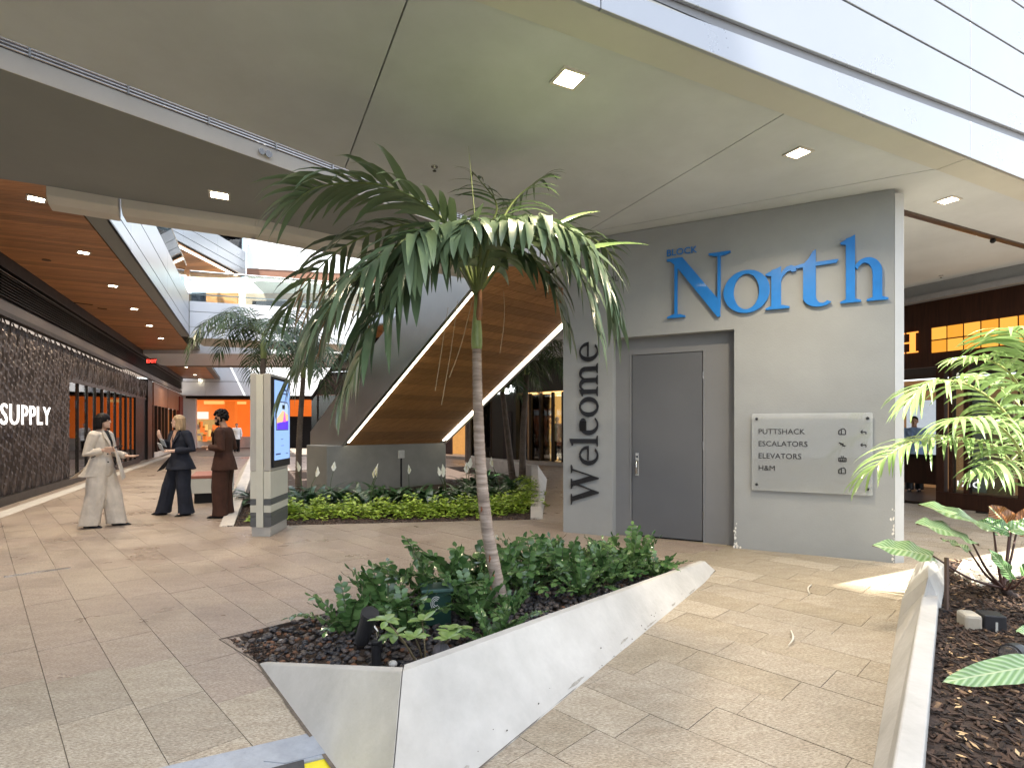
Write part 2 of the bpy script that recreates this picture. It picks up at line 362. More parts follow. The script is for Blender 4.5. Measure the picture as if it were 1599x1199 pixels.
# floor drain strip
d0 = P(60, 893); d = MB().box(d0+V3(0, 0, .003), V*1, U*1, V3(0, 0, 1), .26, .028, .002)
o = d.build('floor_drain', m_steel, label='thin metal drain cover set in the left paving', cat='drain cover')
# ------------------------------------------------------------------ front planter
pl = empty('planter', (0, 3.6, 0), 'pale folded concrete planter holding the tall front palm', 'planter')
def wallseg(mb, outs, crests, inn, zb=-.03):
    """solid wall between an outer foot line, a crest line and an inner line"""
    for i in range(len(outs)-1):
        a, b, c, d = outs[i], outs[i+1], crests[i+1], crests[i]
        a0, b0 = V3(a.x, a.y, zb), V3(b.x, b.y, zb); e, f = inn[i], inn[i+1]
        e0, f0 = V3(e.x, e.y, zb), V3(f.x, f.y, zb)
        mb.raw([a, b, c, d, f, e, b0, a0, f0, e0], [(0, 1, 2, 3), (3, 2, 4, 5), (5, 4, 8, 9), (7, 6, 1, 0), (9, 8, 6, 7), (0, 3, 5, 9, 7), (1, 6, 8, 4, 2)])
n1 = (Cc1-A1); n1.z = 0; n1 = V3(-n1.y, n1.x).normalized()*.05
n2 = (E1-Cc1); n2.z = 0; n2 = V3(-n2.y, n2.x).normalized()*.05
iC = Cc1+(n1+n2)
K1z = V3(K1.x, K1.y, 0)
def lerp(a, b, t): return a+(b-a)*t
mb = MB(); wallseg(mb, [A1+V3(0, 0, .0), K1z], [A1+V3(.004, .004, .006), Cc1], [A1+n1+V3(0, 0, .004), iC+V3(0, 0, -.008)])
w1 = bev(mb.build('wall_slab', m_conc, pl), .006)
mb = MB(); q = V3(.004, .003, 0)
foot = [K1z+q, V3(-.14, 2.416), V3(1.837, 5.265), EB]
wallseg(mb, [foot[0], foot[1]], [Cc1+q, lerp(Cc1, E1, .12)], [iC+q, lerp(Cc1, E1, .12)+n2])
wallseg(mb, [foot[1], foot[2]], [lerp(Cc1, E1, .12), lerp(Cc1, E1, .9)], [lerp(Cc1, E1, .12)+n2, lerp(Cc1, E1, .9)+n2])
wallseg(mb, [foot[2], foot[3]], [lerp(Cc1, E1, .9), E1], [lerp(Cc1, E1, .9)+n2, E1+n2])
bm_ = mb.build('wall_slab', m_conc, pl)
# soot line and small chips at the foot
mb = MB()
for i in range(26):
    t = rng.random(); p = lerp(V3(-.14, 2.416), V3(1.837, 5.265), t); up = lerp(V3(-.28, 2.6, .385), V3(1.70, 5.25, .15), t); h = rng.random()**2*.3+.02
    c = lerp(p, up, h)+V3(.002, -.0015, .0015); r = rng.uniform(.002, .006); dn = (V3(1.837, 5.265)-V3(-.14, 2.416)).normalized(); u2 = (up-p).normalized()
    mb.quad(*[c+dn*(r*rng.uniform(.7, 2)*math.cos(a*1.047))+u2*(r*rng.uniform(.6, 1)*math.sin(a*1.047)) for a in range(6)])
mb.build('chip_mark', mat('chip_dark', (.08, .07, .06), .9, var=.1), pl, kind='stuff')
# smeared mortar patch low on the long face, and scuffs
mb = MB(); dn0 = (V3(1.837, 5.265)-V3(-.14, 2.416)).normalized(); up0 = (lerp(Cc1, E1, .12)-V3(-.14, 2.416)).normalized(); o0 = dn0.cross(up0)*.0015
for t, h, sx_, sy_ in ((-.12, .03, .05, .03), (.9, .03, .10, .012), (1.6, .05, .08, .010), (2.6, .03, .06, .010), (2.1, .02, .12, .008), (3.1, .015, .1, .008)):
    c = V3(-.14, 2.416)+dn0*t+up0*h+o0; n_ = 14; mb.quad(*[c+dn0*(sx_*rng.uniform(.6, 1.1)*math.cos(q*6.2832/n_))+up0*(sy_*rng.uniform(.6, 1.1)*math.sin(q*6.2832/n_)) for q in range(n_)])
mb.build('stain_patch', mat('stain_grey', (.33, .31, .27), .9, var=.3, scale=30), pl, kind='stuff')
# dirt joint between paving and wall
mb = MB()
def ribbon(mb, a, b, w, z, n=24, j=.35):
    d = (b-a); dn = d.normalized(); nn = V3(-dn.y, dn.x); L = []; Rr = []
    for i in range(n+1):
        p = a+d*(i/n); L.append(p+nn*(w*rng.uniform(1-j, 1+j))+V3(0, 0, z)); Rr.append(p-nn*(w*rng.uniform(1-j, 1+j))+V3(0, 0, z))
    for i in range(n): mb.quad(Rr[i], Rr[i+1], L[i+1], L[i])
ribbon(mb, A1, lerp(A1, K1, .9), .012, .005); ribbon(mb, V3(-.2, 2.34), EB, .010, .005, 60)
mb.build('dirt_joint', mat('joint_dirt', (.14, .115, .09), .95, var=.3, scale=30), pl, kind='stuff')
bedm = MB().prism([T0, A1+n1*.5, iC, lerp(Cc1, E1, .5)+n2*1.0, E1+n2+V3(.02, .05), EB+V3(-.08, .05), B1], -.12, -.02).build('soil_bed', m_mulch, pl)
for p, q2 in ((T0, A1), (T0, B1), (B1, EB)):
    MB().slab(p, q2, (V3(q2.y-p.y, -(q2.x-p.x)) if False else V3(0, 0.001, 0)) if False else V3(-(q2.y-p.y), q2.x-p.x), .006, -.1, .003).build('metal_edging', mat('edging', (.10, .08, .065), .6, metal=.6), pl)
# pebbles
def inpoly(p, poly):
    c = False; n = len(poly)
    for i in range(n):
        a, b = poly[i], poly[(i+1) % n]
        if (a[1] > p[1]) != (b[1] > p[1]) and p[0] < (b[0]-a[0])*(p[1]-a[1])/(b[1]-a[1])+a[0]: c = not c
    return c
m_peb = [mat('pebble_a', (.055, .05, .05), .5, var=.3, scale=30, bump=.2), mat('pebble_b', (.10, .08, .07), .55, var=.3, scale=30, bump=.2), mat('pebble_c', (.035, .034, .038), .4, var=.3, scale=30, bump=.1),
         mat('pebble_rust', (.16, .075, .04), .7, var=.3, scale=30), mat('pebble_pale', (.55, .5, .44), .6, var=.1)]
pebm = []
for i, m in enumerate(m_peb):
    for k in range(2):
        b = MB().ball((0, 0, 0), 1, .72+.2*k, .5, 8, 6)
        for v in b.v: v *= 1+.12*math.sin(v.x*3+k*2+v.y*5)
        pebm.append(b.mesh('pebble', m, smooth=True))
inner1 = [(p.x, p.y) for p in (lerp(T0, B1, .01)+V3(.05, -.02), A1+V3(.03, .03), V3(-.47, 2.5), V3(2.0, 5.66), B1)]
pebs = []
while len(pebs) < 5200:
    x, y = rng.uniform(-2.1, 2.1), rng.uniform(2.5, 6.05)
    if inpoly((x, y), inner1): pebs.append((x, y))
def pscore(p):
    s = math.hypot(p[0]+.9, p[1]-3.35)
    return s
pebs.sort(key=pscore); rest = [MB() for _ in m_peb]
for i, (x, y) in enumerate(pebs):
    r = rng.random(); ci = 0 if r < .36 else 1 if r < .62 else 2 if r < .93 else 3 if r < .985 else 4
    if x < -1.35 and rng.random() < .4: ci = 3 if rng.random() < .4 else 1
    s = rng.uniform(.014, .03)*(1.0 if y < 4.5 else 1.15); z = -.012+rng.uniform(-.004, .03)
    if i < 296:
        o = bpy.data.objects.new('pebble', pebm[ci*2+i % 2]); COL.objects.link(o); o.parent = pl
        o.location = V3(x, y, z)-wloc(pl); o.scale = (s, s, s); o.rotation_euler = (rng.uniform(-.4, .4), rng.uniform(-.4, .4), rng.uniform(0, 6.3))
    else:
        mb = rest[ci]; a = rng.uniform(0, 3.1); ax = V3(math.cos(a), math.sin(a), rng.uniform(-.3, .3)).normalized(); ay = ax.cross(V3(0, 0, 1)).normalized(); az_ = ax.cross(ay)
        mb.ball((x, y, z), s, s*.75, s*.5, 6, 5, ax=(ax, ay, az_))
for ci, mb in enumerate(rest):
    if mb.v: mb.build('pebble', m_peb[ci], pl, smooth=True, kind='stuff')
# ------------------------------------------------------------------ middle planter round the escalator foot
pm = empty('planter', (-2, 12, 0), 'long concrete planter at the escalator foot with bright green ground cover', 'planter')
MB().prism([A2, B2, C2_, D2_, E2_], -.1, -.008).build('soil_bed', m_mulch, pm)
mb = MB(); f = V3(.09, .01)   # right wedge wall
wallseg(mb, [B2+V3(.03, 0), C2_+V3(.06, 0)], [B2+V3(-.03, .03, .02), C2_+V3(-.21, 0, .40)], [B2+V3(-.16, .05, .02), C2_+V3(-.38, -.02, .38)])
mb.build('wall_slab', m_conc2, pm)
mb = MB(); wallseg(mb, [C2_+V3(.06, 0), D2_+V3(.3, .2)], [C2_+V3(-.21, .003, .4), D2_+V3(0, 0, .4)], [C2_+V3(-.38, -.02, .38), D2_+V3(-.1, -.2, .38)]); mb.build('wall_slab', m_conc2, pm)
mb = MB(); wallseg(mb, [A2+V3(-.04, 0), E2_+V3(-.1, 0)], [A2+V3(.03, .05, .015), E2_+V3(.25, 0, .5)], [A2+V3(.15, .05, .015), E2_+V3(.5, 0, .48)])
mb.build('wall_slab', m_conc2, pm)
# chips of mulch
def chips(poly, n, z, name, par, size=(.012, .035), zf=None, near=None):
    cols = [mat('chip_brown', (.075, .045, .03), .9, var=.4, scale=50), mat('chip_black', (.03, .021, .016), .9, var=.3, scale=50), mat('chip_tan', (.20, .125, .07), .85, var=.3, scale=50)]
    mb = MB(); xs = [p[0] for p in poly]; ys = [p[1] for p in poly]; k = 0
    while k < n:
        x, y = rng.uniform(min(xs), max(xs)), rng.uniform(min(ys), max(ys))
        if not inpoly((x, y), poly): continue
        k += 1; a = rng.uniform(0, 6.3); t = rng.uniform(-.5, .5); l = rng.uniform(*size); r = rng.random(); mb.cur = 0 if r < .5 else 1 if r < .93 else 2
        ax = V3(math.cos(a)*math.cos(t), math.sin(a)*math.cos(t), math.sin(t)); ay = V3(-math.sin(a), math.cos(a), rng.uniform(-.5, .5)).normalized()
        mb.box((x, y, z+rng.uniform(0, .015)), ax, ay, ax.cross(ay), l, l*rng.uniform(.15, .35), .0025)
    return mb.build(name, cols, par, kind='stuff')
chips([(p.x, p.y) for p in (A2, B2, V3(.7, 12), V3(-5.5, 12))], 9000, -.008, 'mulch_chip', pm, (.012, .03))
chips([(T0.x+.08, T0.y), (A1.x, A1.y), (-1.2, 3.4), (-1.5, 3.75)], 260, .002, 'mulch_chip', pl, (.01, .022))
chips([(1.2, 5.0), (2.0, 5.6), (.6, 5.9), (.2, 5.4)], 900, .002, 'mulch_chip', pl, (.01, .02))
# ------------------------------------------------------------------ right planter
pr = empty('planter', (3.2, 3.4, 0), 'low angled concrete planter with bark mulch at the right edge', 'planter')
ro, rc, ri = V3(.61, .79), -.085, .01
NR = V3(.79, -.61)
def rl(off, s, z=0): v = NR*off+ro*s; v.z = z; return v
NR = V3(.7957, -.6056); ro = V3(.6056, .7957)
# offsets measured from the photograph: foot -.22, crest -.10, inner edge .0
A3 = V3(2.995, 4.27); sA = A3.dot(ro); fo = A3.dot(NR)
mb = MB(); wallseg(mb, [rl(fo, 1.3), rl(fo, sA)], [rl(fo+.07, 1.3, .30), rl(fo+.155, sA-.30, .30)], [rl(fo+.15, 1.3, .285), rl(fo+.25, sA-.1, .285)])
bev(mb.build('wall_slab', m_conc, pr), .008)
G2 = PD(1450, 900, 3.98); Bq = PD(1409, 935, 4.27); Cq = PD(1450, 866, 4.66); Dq = PD(1480, 879, 4.86); Eq = PD(1470, 945, 3.92); Fq = PD(1442, 934, 3.86); Lq = PD(1432, 880, 5.05)
mb = MB(); dn = lambda p, z=0: V3(p.x, p.y, z)
mb.raw([A3, Bq, G2, Fq, Cq, Dq, Eq, Lq, dn(Lq), dn(Cq), dn(Dq), dn(Eq), dn(Fq)],
       [(0, 12, 3, 2, 1), (1, 2, 4, 7), (2, 6, 5, 4), (3, 12, 11, 6, 2), (0, 1, 7, 8), (7, 4, 9, 8), (4, 5, 10, 9), (6, 11, 10, 5)])
bev(mb.build('corner_block', m_conc, pr), .006)
bedr = [rl(fo+.12, 1.3), rl(fo+.22, sA-.2), dn(Dq)+V3(-.05, -.05), V3(4.2, 5.3), V3(9, 5.4), V3(9, 1.65)]
MB().prism(bedr, -.05, .2).build('soil_bed', m_mulch, pr)
chips([(p.x, p.y) for p in [rl(fo+.16, 1.4)]+[rl(fo+.26, sA-.2), dn(Dq), V3(4.2, 5.3), V3(6, 5.3), V3(4.4, 1.7)]], 15000, .2, 'mulch_chip', pr, (.01, .032))
mb = MB()
for i in range(60):
    s = rng.uniform(1.2, 3.4); c = rl(fo+.28+rng.random()**2*.7, s+1, .222); a = rng.uniform(0, 6.3); X = V3(math.cos(a), math.sin(a), rng.uniform(-.2, .4)); Y = V3(-math.sin(a), math.cos(a)); l = rng.uniform(.01, .024)
    mb.quad(c-X*l, c-Y*l*.4, c+X*l, c+Y*l*.4)
mb.build('fallen_leaf', leafmat('dry_leaf', (.45, .28, .12), (.62, .45, .25), .6), pr, kind='stuff')

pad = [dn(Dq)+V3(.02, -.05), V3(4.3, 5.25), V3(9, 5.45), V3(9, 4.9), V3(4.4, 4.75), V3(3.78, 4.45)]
MB().prism(pad, .15, .222).build('pale_pad', mat('pale_fill', (.62, .57, .48), .9, var=.12, scale=8, bump=.6, bscale=40), pr)  # pale slab over the far end of the bark bed
# ------------------------------------------------------------------ north block
H = 4.06
def bp(t, z=0, off=0): v = BC+BD*t+BO*off; v.z = z; return v       # off > 0 is towards the viewer
blk = empty('concrete_block', tuple(bp(2, 0, -1)), 'grey rendered wall block carrying the blue North letters and a grey door', 'building')
mb = MB(); RD = .15; t0, t1, tE = 1.636, 3.174, 3.893; zr = 2.69; dep = -2.6
def bq(mb, t0_, t1_, z0, z1, off): mb.quad(bp(t1_, z0, off), bp(t0_, z0, off), bp(t0_, z1, off), bp(t1_, z1, off))
bq(mb, 0, t0, -.03, zr, 0); bq(mb, t1, tE, -.03, zr, 0); bq(mb, 0, tE, zr, 4.095, 0)
mb.quad(bp(t0, -.03, 0), bp(t0, -.03, -RD), bp(t0, zr, -RD), bp(t0, zr, 0)); mb.quad(bp(t1, -.03, -RD), bp(t1, -.03, 0), bp(t1, zr, 0), bp(t1, zr, -RD)); mb.quad(bp(t0, zr, 0), bp(t0, zr, -RD), bp(t1, zr, -RD), bp(t1, zr, 0))
mb.quad(bp(tE, -.03, 0), bp(tE, 4.095, 0), bp(tE, 4.095, dep), bp(tE, -.03, dep))
mb.quad(bp(0, -.03, dep), bp(0, 4.095, dep), bp(0, 4.095, -.12), bp(0, -.03, -.12)); mb.quad(bp(tE, -.03, dep), bp(tE, 4.095, dep), bp(0, 4.095, dep), bp(0, -.03, dep))
mb.build('wall', m_wall, blk)
d0, d1, dz = 2.026, 2.951, 2.46
mb = MB(); bq(mb, t0, d0-.03, -.03, zr, -RD); bq(mb, d1+.03, t1, -.03, zr, -RD); bq(mb, d0-.03, d1+.03, dz+.03, zr, -RD); mb.build('recess_wall', m_recess, blk)
# corner post on the right edge
cp = V3(4.19, 6.03); mb = MB().prism([cp+V3(.002, .0), V3(4.312, 6.055), V3(4.40, 6.30), bp(0, 0, -.118)], -.03, 4.05); bev(mb.build('corner_post', mat('post_paint', (.47, .48, .475), .65, var=.04), blk), .006)
dr = MB().box((bp((d0+d1)/2, dz/2+.01, -RD-.02)), BD, V3(0, 0, 1), BO, (d1-d0)/2-.006, dz/2-.012, .018).build('door', m_door, blk); bev(dr, .003)
fr = MB(); fw = .025
for a, b, z0, z1 in ((d0-.03, d0-.003, -.03, dz+.03), (d1+.003, d1+.03, -.03, dz+.03), (d0-.003, d1+.003, dz+.004, dz+.03)):
    fr.box(bp((a+b)/2, (z0+z1)/2, -RD-.014), BD, V3(0, 0, 1), BO, (b-a)/2, (z1-z0)/2, .022)
bev(fr.build('door_frame', m_recess, blk), .003)
MB().box(bp((d0+d1)/2, dz/2, -RD-.06), BD, V3(0, 0, 1), BO, (d1-d0)/2+.02, dz/2+.02, .012).build('door_gap', m_black, blk)
for zz in (.35, 1.25, 2.15): MB().tube([bp(d0-.006, zz-.05, -RD+.004), bp(d0-.006, zz+.05, -RD+.004)], .008, 8).build('hinge', m_steel, dr)
h = MB().box(bp(2.875, .98, -RD+.004), BD, V3(0, 0, 1), BO, .022, .155, .004); bev(h.build('handle_plate', m_steel, dr), .003)
MB().tube([bp(2.875, 1.03, -RD+.01), bp(2.875, 1.03, -RD+.05), bp(2.875, .86, -RD+.055), bp(2.875, .86, -RD+.01)], .011, 10).build('handle', m_steel, dr, smooth=True)
MB().tube([bp(2.875, 1.085, -RD+.006), bp(2.875, 1.085, -RD+.016)], .014, 12).build('lock', m_blackm, dr)
# worn base: peeling paint flakes at corner
m_flake = mat('bare_plaster', (.75, .73, .68), .8, var=.05)
mb = MB()
for i in range(44):
    if i < 16: t = t0-abs(rng.gauss(0, .03)); z = rng.random()**1.5*.30+.0
    else: t = abs(rng.gauss(0, .012))+.002; z = rng.random()**1.3*.62
    r = rng.uniform(.006, .022); c = bp(max(.004, t), z+.01, .0016)
    mb.quad(*[c+BD*(min(r*rng.uniform(.3, 1), max(.004, t)-.001 if True else r)*math.cos(a*1.047))+V3(0, 0, r*rng.uniform(.6, 1.5)*math.sin(a*1.047)) for a in range(6)])
mb.build('paint_flake', m_flake, blk, kind='stuff')
ik = MB().box(bp(3.59, 1.5, .02), BD, V3(0, 0, 1), BO, .045, .07, .02); o = bev(ik.build('intercom', m_black, label='small black wall box mounted over the c of Welcome', cat='intercom', loc=bp(3.59, 1.43, 0)), .006)
# ------- serif letters, cut as bevelled plates from strokes (unit: x height = 1)
def arc(cx, cy, rx, ry, a0, a1, n=20): return [(cx+rx*math.cos(R(a0+(a1-a0)*i/n)), cy+ry*math.sin(R(a0+(a1-a0)*i/n))) for i in range(n+1)]
def ringp(cx, cy, rx, ry, ix, iy, a0=0, a1=360, n=36):
    o = arc(cx, cy, rx, ry, a0, a1, n); i = arc(cx, cy, ix, iy, a0, a1, n); return ('strip', o, i)
def serif(x0, x1, y=0, h=.055, up=True): return [(x0, y), (x1, y), (x1, y+h*.7), (x0+(x1-x0)*.7, y+h*1.6), (x0+(x1-x0)*.3, y+h*1.6), (x0, y+h*.7)] if up else [(x0, y), (x0, y-h*.7), (x0+(x1-x0)*.3, y-h*1.6), (x0+(x1-x0)*.7, y-h*1.6), (x1, y-h*.7), (x1, y)]
def stem(x0, x1, y0, y1, top=True): return [[(x0, y0), (x1, y0), (x1, y1), (x0, y1-.04)]]+([[(x0-.14, y1-.12), (x0-.13, y1-.16), (x0+.06, y1-.2), (x1, y1-.12), (x1, y1+.03)]] if top else [])
GL = {}
GL['N'] = (1.72, [[(.02, 1.5), (.44, 1.5), (1.44, .30), (1.44, -.06), (1.36, -.06), (.26, 1.30), (.10, 1.44), (.02, 1.44)], [(.22, .02), (.30, .02), (.31, 1.32), (.22, 1.36)], serif(.02, .52), [(1.37, .15), (1.45, .15), (1.45, 1.46), (1.37, 1.46)], serif(1.14, 1.70, 1.5, up=False)])
GL['o'] = (1.08, [ringp(.54, .5, .53, .53, .29, .44)])
GL['r'] = (.74, stem(.14, .38, .02, 1.0)+[serif(0, .58), [(.36, .62), (.42, .78), (.52, .88), (.60, .90), (.64, .86), (.74, .88), (.72, .98), (.62, 1.03), (.50, 1.0), (.42, .92), (.36, .82)]])
GL['t'] = (.82, [[(.20, .16), (.44, .16), (.44, 1.32), (.38, 1.28), (.30, 1.12), (.20, 1.0)], [(0, .92), (.82, .95), (.86, 1.03), (.2, 1.02), (0, .97)], ('strip', arc(.50, .22, .30, .25, 180, 320), arc(.56, .24, .12, .19, 180, 315))])
GL['h'] = (1.16, stem(.14, .37, .02, 1.56)+[serif(0, .52), [(.80, .02), (1.03, .02), (1.03, .72), (.80, .72)], serif(.66, 1.18), ('strip', arc(.67, .66, .36, .36, 0, 150), arc(.60, .62, .20, .28, 0, 150))])
GL['l'] = (.56, stem(.16, .39, .02, 1.56)+[serif(0, .56)])
GL['c'] = (.95, [('strip', arc(.54, .5, .53, .53, 48, 320), arc(.60, .5, .34, .45, 62, 312)), ringp(.80, .80, .11, .11, .001, .001)])
GL['e'] = (1.0, [('strip', arc(.53, .5, .52, .53, 0, 318), arc(.56, .5, .31, .45, 4, 312)), [(.28, .50), (1.04, .50), (1.04, .58), (.28, .58)]])
GL['m'] = (1.80, stem(.14, .36, .02, 1.0)+[serif(0, .50), [(.74, .02), (.96, .02), (.96, .72), (.74, .72)], serif(.60, 1.10), ('strip', arc(.61, .67, .35, .35, 0, 150), arc(.55, .63, .19, .27, 0, 150)), [(1.34, .02), (1.56, .02), (1.56, .72), (1.34, .72)], serif(1.2, 1.72), ('strip', arc(1.21, .67, .35, .35, 0, 150), arc(1.15, .63, .19, .27, 0, 150))])
GL['W'] = (2.1, [[(.16, 1.46), (.42, 1.46), (.86, .30), (.74, -.05), (.68, -.05)], [(.70, -.04), (.80, .16), (1.17, 1.25), (1.10, 1.38)], [(.98, 1.46), (1.24, 1.46), (1.60, .35), (1.49, -.05), (1.43, -.05)], [(1.45, -.04), (1.55, .16), (1.93, 1.46), (1.84, 1.46)], serif(.0, .58, 1.5, up=False), serif(.84, 1.38, 1.5, up=False), serif(1.68, 2.12, 1.5, up=False)])
def glyph(ch, org, xd, yd, s, thick, m, parent, sx=None):
    sx = sx or s
    zd = Vector(xd).cross(Vector(yd)); mb = MB()
    w, pieces = GL[ch]; j = 0
    for pc in pieces:
        j += 1; th = thick+.0006*j
        T = lambda p, z: Vector(org)+Vector(xd)*(p[0]*sx)+Vector(yd)*(p[1]*s)+zd*z
        if isinstance(pc, tuple):
            o_, i_ = pc[1], pc[2]; n = min(len(o_), len(i_))
            for k in range(n-1):
                a, b, c, d = o_[k], o_[k+1], i_[k+1], i_[k]
                z0 = .012
                mb.quad(T(a, th), T(b, th), T(c, th), T(d, th)); mb.quad(T(a, z0), T(b, z0), T(b, th), T(a, th)); mb.quad(T(d, th), T(c, th), T(c, z0), T(d, z0)); mb.quad(T(d, z0), T(c, z0), T(b, z0), T(a, z0))
            if abs(o_[0][0]-o_[-1][0])+abs(o_[0][1]-o_[-1][1]) > .01:
                mb.quad(T(o_[0], .012), T(o_[0], th), T(i_[0], th), T(i_[0], .012)); mb.quad(T(i_[-1], .012), T(i_[-1], th), T(o_[-1], th), T(o_[-1], .012))
        else:
            p = ccw(pc); n = len(p); k = len(mb.v)
            mb.raw([T(q, .012) for q in p]+[T(q, th) for q in p], [tuple(range(n-1, -1, -1)), tuple(range(n, 2*n))]+[(i, (i+1) % n, (i+1) % n+n, i+n) for i in range(n)])
    o = mb.build('letter', m, parent)
    return o
m_blue = mat('blue_letter', (.006, .17, .54), .36, var=.08, scale=6, coat=.1)
m_bletter = mat('black_letter', (.012, .012, .014), .3, var=.1)
m_btext = mat('black_text', (.02, .02, .022), .5, var=0)
ns = empty('wall_lettering', tuple(bp(1.3, 2.885, 0)), 'big glossy blue serif letters reading North on the grey wall', 'sign')
for ch, tt, s, sx in (('N', 2.448, .510, .455), ('o', 1.76, .49, .49), ('r', 1.285, .485, .445), ('t', .995, .49, .54), ('h', .515, .475, .385)):
    glyph(ch, bp(tt, 2.885, .0), -BD, V3(0, 0, 1), s, .045, m_blue, ns, sx)
o = text('BLOCK', bp(2.455, 3.695, .012), -BD, V3(0, 0, 1), .118, m_blue, 'small_lettering', ns, .012, xs=1.0)
wl = empty('wall_lettering', tuple(bp(3.5, .44, 0)), 'tall black serif letters reading Welcome up the left wall edge', 'sign')
z = .40
for ch in 'Welcome':
    w = GL[ch][0]*.262
    glyph(ch, bp(3.375, z, 0), V3(0, 0, 1), BD, .262, .03, m_bletter, wl); z += w+.004
text('MALL\nCENTRAL', bp(3.52, 3.56, .003), -BD, V3(0, 0, 1), .098, m_btext, 'small_lettering', None, .004, label='small black lettering high on the wall beside the palm fronds', cat='lettering')
# ------- acrylic directory
pq = empty('directory_plaque', tuple(bp(.82, .73, 0)), 'clear acrylic directory plaque with bolts listing PUTTSHACK ESCALATORS ELEVATORS', 'sign')
m_acr = glassy('acrylic', (.97, .98, .975), 1.5, .15, (.9, .92, .91))
ac = MB().box(bp(.82, 1.19, .04), BD, V3(0, 0, 1), BO, .615, .46, .005).build('acrylic_sheet', m_acr, pq); bev(ac, .002)
for t in (1.38, .255):
    for zz in (1.585, .80): MB().tube([bp(t, zz, .001), bp(t, zz, .055)], .016, 12).build('bolt', m_blackm, pq)
for s, zz in (('PUTTSHACK', 1.405), ('ESCALATORS', 1.26), ('ELEVATORS', 1.115), ('H&M', .97)):
    text(s, bp(1.365, zz, .048), -BD, V3(0, 0, 1), .088, m_btext, 'row_lettering', pq, .002)
def icon(t, z, kind):
    mb = MB(); o = lambda x, y: bp(t-x*.05, z+y*.05, .049)
    def ln(a, b, w=.005):
        A, B = o(*a), o(*b); d = (B-A).normalized(); n = BO.cross(d)*w; mb.quad(A-n, B-n, B+n, A+n)
    if kind == 0: [ln(a, b) for a, b in (((0, 0), (1.3, 0)), ((0, 0), (0, .8)), ((0, .8), (.5, 1.2)), ((.5, 1.2), (.5, 0)), ((.5, 1.2), (1, 1.3)), ((1.3, 0), (1.3, .9)), ((1, 1.3), (1.3, .9)))]
    if kind == 1: [ln(a, b, .007) for a, b in (((0, 1), (.4, .9)), ((.4, .9), (1.0, .3)), ((1, .3), (1.3, .3)), ((.4, .5), (.4, .8)), ((.8, .2), (.8, .9)))]
    if kind == 2: [ln(a, b) for a, b in (((0, 0), (1.4, 0)), ((0, 0), (0, .8)), ((1.4, 0), (1.4, .8)), ((0, .8), (1.4, .8)), ((.35, .1), (.35, .6)), ((.7, .1), (.7, .6)), ((1.05, .1), (1.05, .6)), ((.5, .95), (.5, 1.25)), ((.9, .95), (.9, 1.25)))]
    if kind == 3: [ln(a, b) for a, b in (((0, .7), (1, .7)), ((0, .7), (.35, 1.05)), ((0, .7), (.35, .35)), ((1, .7), (1, .2)))]
    mb.build('icon', m_btext, pq)
icon(.53, 1.405, 0); icon(.53, 1.26, 1); icon(.53, 1.10, 2); icon(.53, .965, 0); icon(.32, 1.40, 3); icon(.32, 1.255, 3)
# ------------------------------------------------------------------ ceiling over the walk
Zs = 4.1
ceil = empty('ceiling', (0, 6, Zs)); tag(ceil, kind='structure')
I0 = V3(-.195, 3.362); L10, LD = V3(-3.42, 3.677), V3(.673, .74).normalized()
s1 = [(-6.5, .28), (14, .28+20.5*.4885), (11.2, 16), (2.2, 21.6), (-2.7, 25.4), (.84, 9.02), (.87, 8.4)]
# cut lines (joints): seen at (636,0)-(541,258), (1225,178)-(945,345), (1000,348)-(1467,263)
def xy(p): return (p.x, p.y)
J = [(P(636, 2, Zs), P(541, 258, Zs)), (P(1225, 178, Zs), P(945, 345, Zs))]
J3 = (P(1467, 263, Zs), P(1000, 348, Zs))
m_soffR = mat('soffit_warm', (.47, .445, .425), .75, var=.06, scale=1.2, bump=.1, bscale=18)
regions = [s1]
def split(regs, a, b, g=.006):
    n = V3(-(b.y-a.y), b.x-a.x).normalized()*g; out = []
    for r in regs:
        for side, nn in ((True, n), (False, -n)):
            c = clip(r, xy(a+nn), xy(b+nn), side)
            if c and area(c) > .01: out.append(c)
    return out
# clip works per convex piece: first split the polygon at the joint lines, then by parallel joints farther on
regions = split(regions, J[0][0], J[0][1]); regions = split(regions, J[1][0], J[1][1])
jd = (J3[1]-J3[0])
regions = [q for r in regions for q in (split([r], J3[0], J3[1]) if max(p[0] for p in r) > 3 else [r])]
for off_ in (8.9,):
    a = P(1412, 430, Zs); b = P(1560, 385, Zs); regions = [q for r in regions for q in (split([r], a, b) if min(p[0] for p in r) > 2.2 else [r])]
for r in regions:
    MB().prism(r, Zs, Zs+.1).build('ceiling_panel', m_soffit, ceil)
MB().prism([(p[0]+(0.0), p[1]+.01) for p in s1], Zs+.13, Zs+.2).build('ceiling_backing', m_dark, ceil)
MB().prism([V3(.86, 9.05), V3(-.6, 11.5), V3(-3.2, 17), V3(-6, 24.5), V3(-2.7, 25.6), V3(2.2, 21.9), V3(4, 15)], 4.24, 4.5).build('rear_sun_stop', m_soffit, ceil)  # hidden piece added to keep sun off the walk behind the escalator
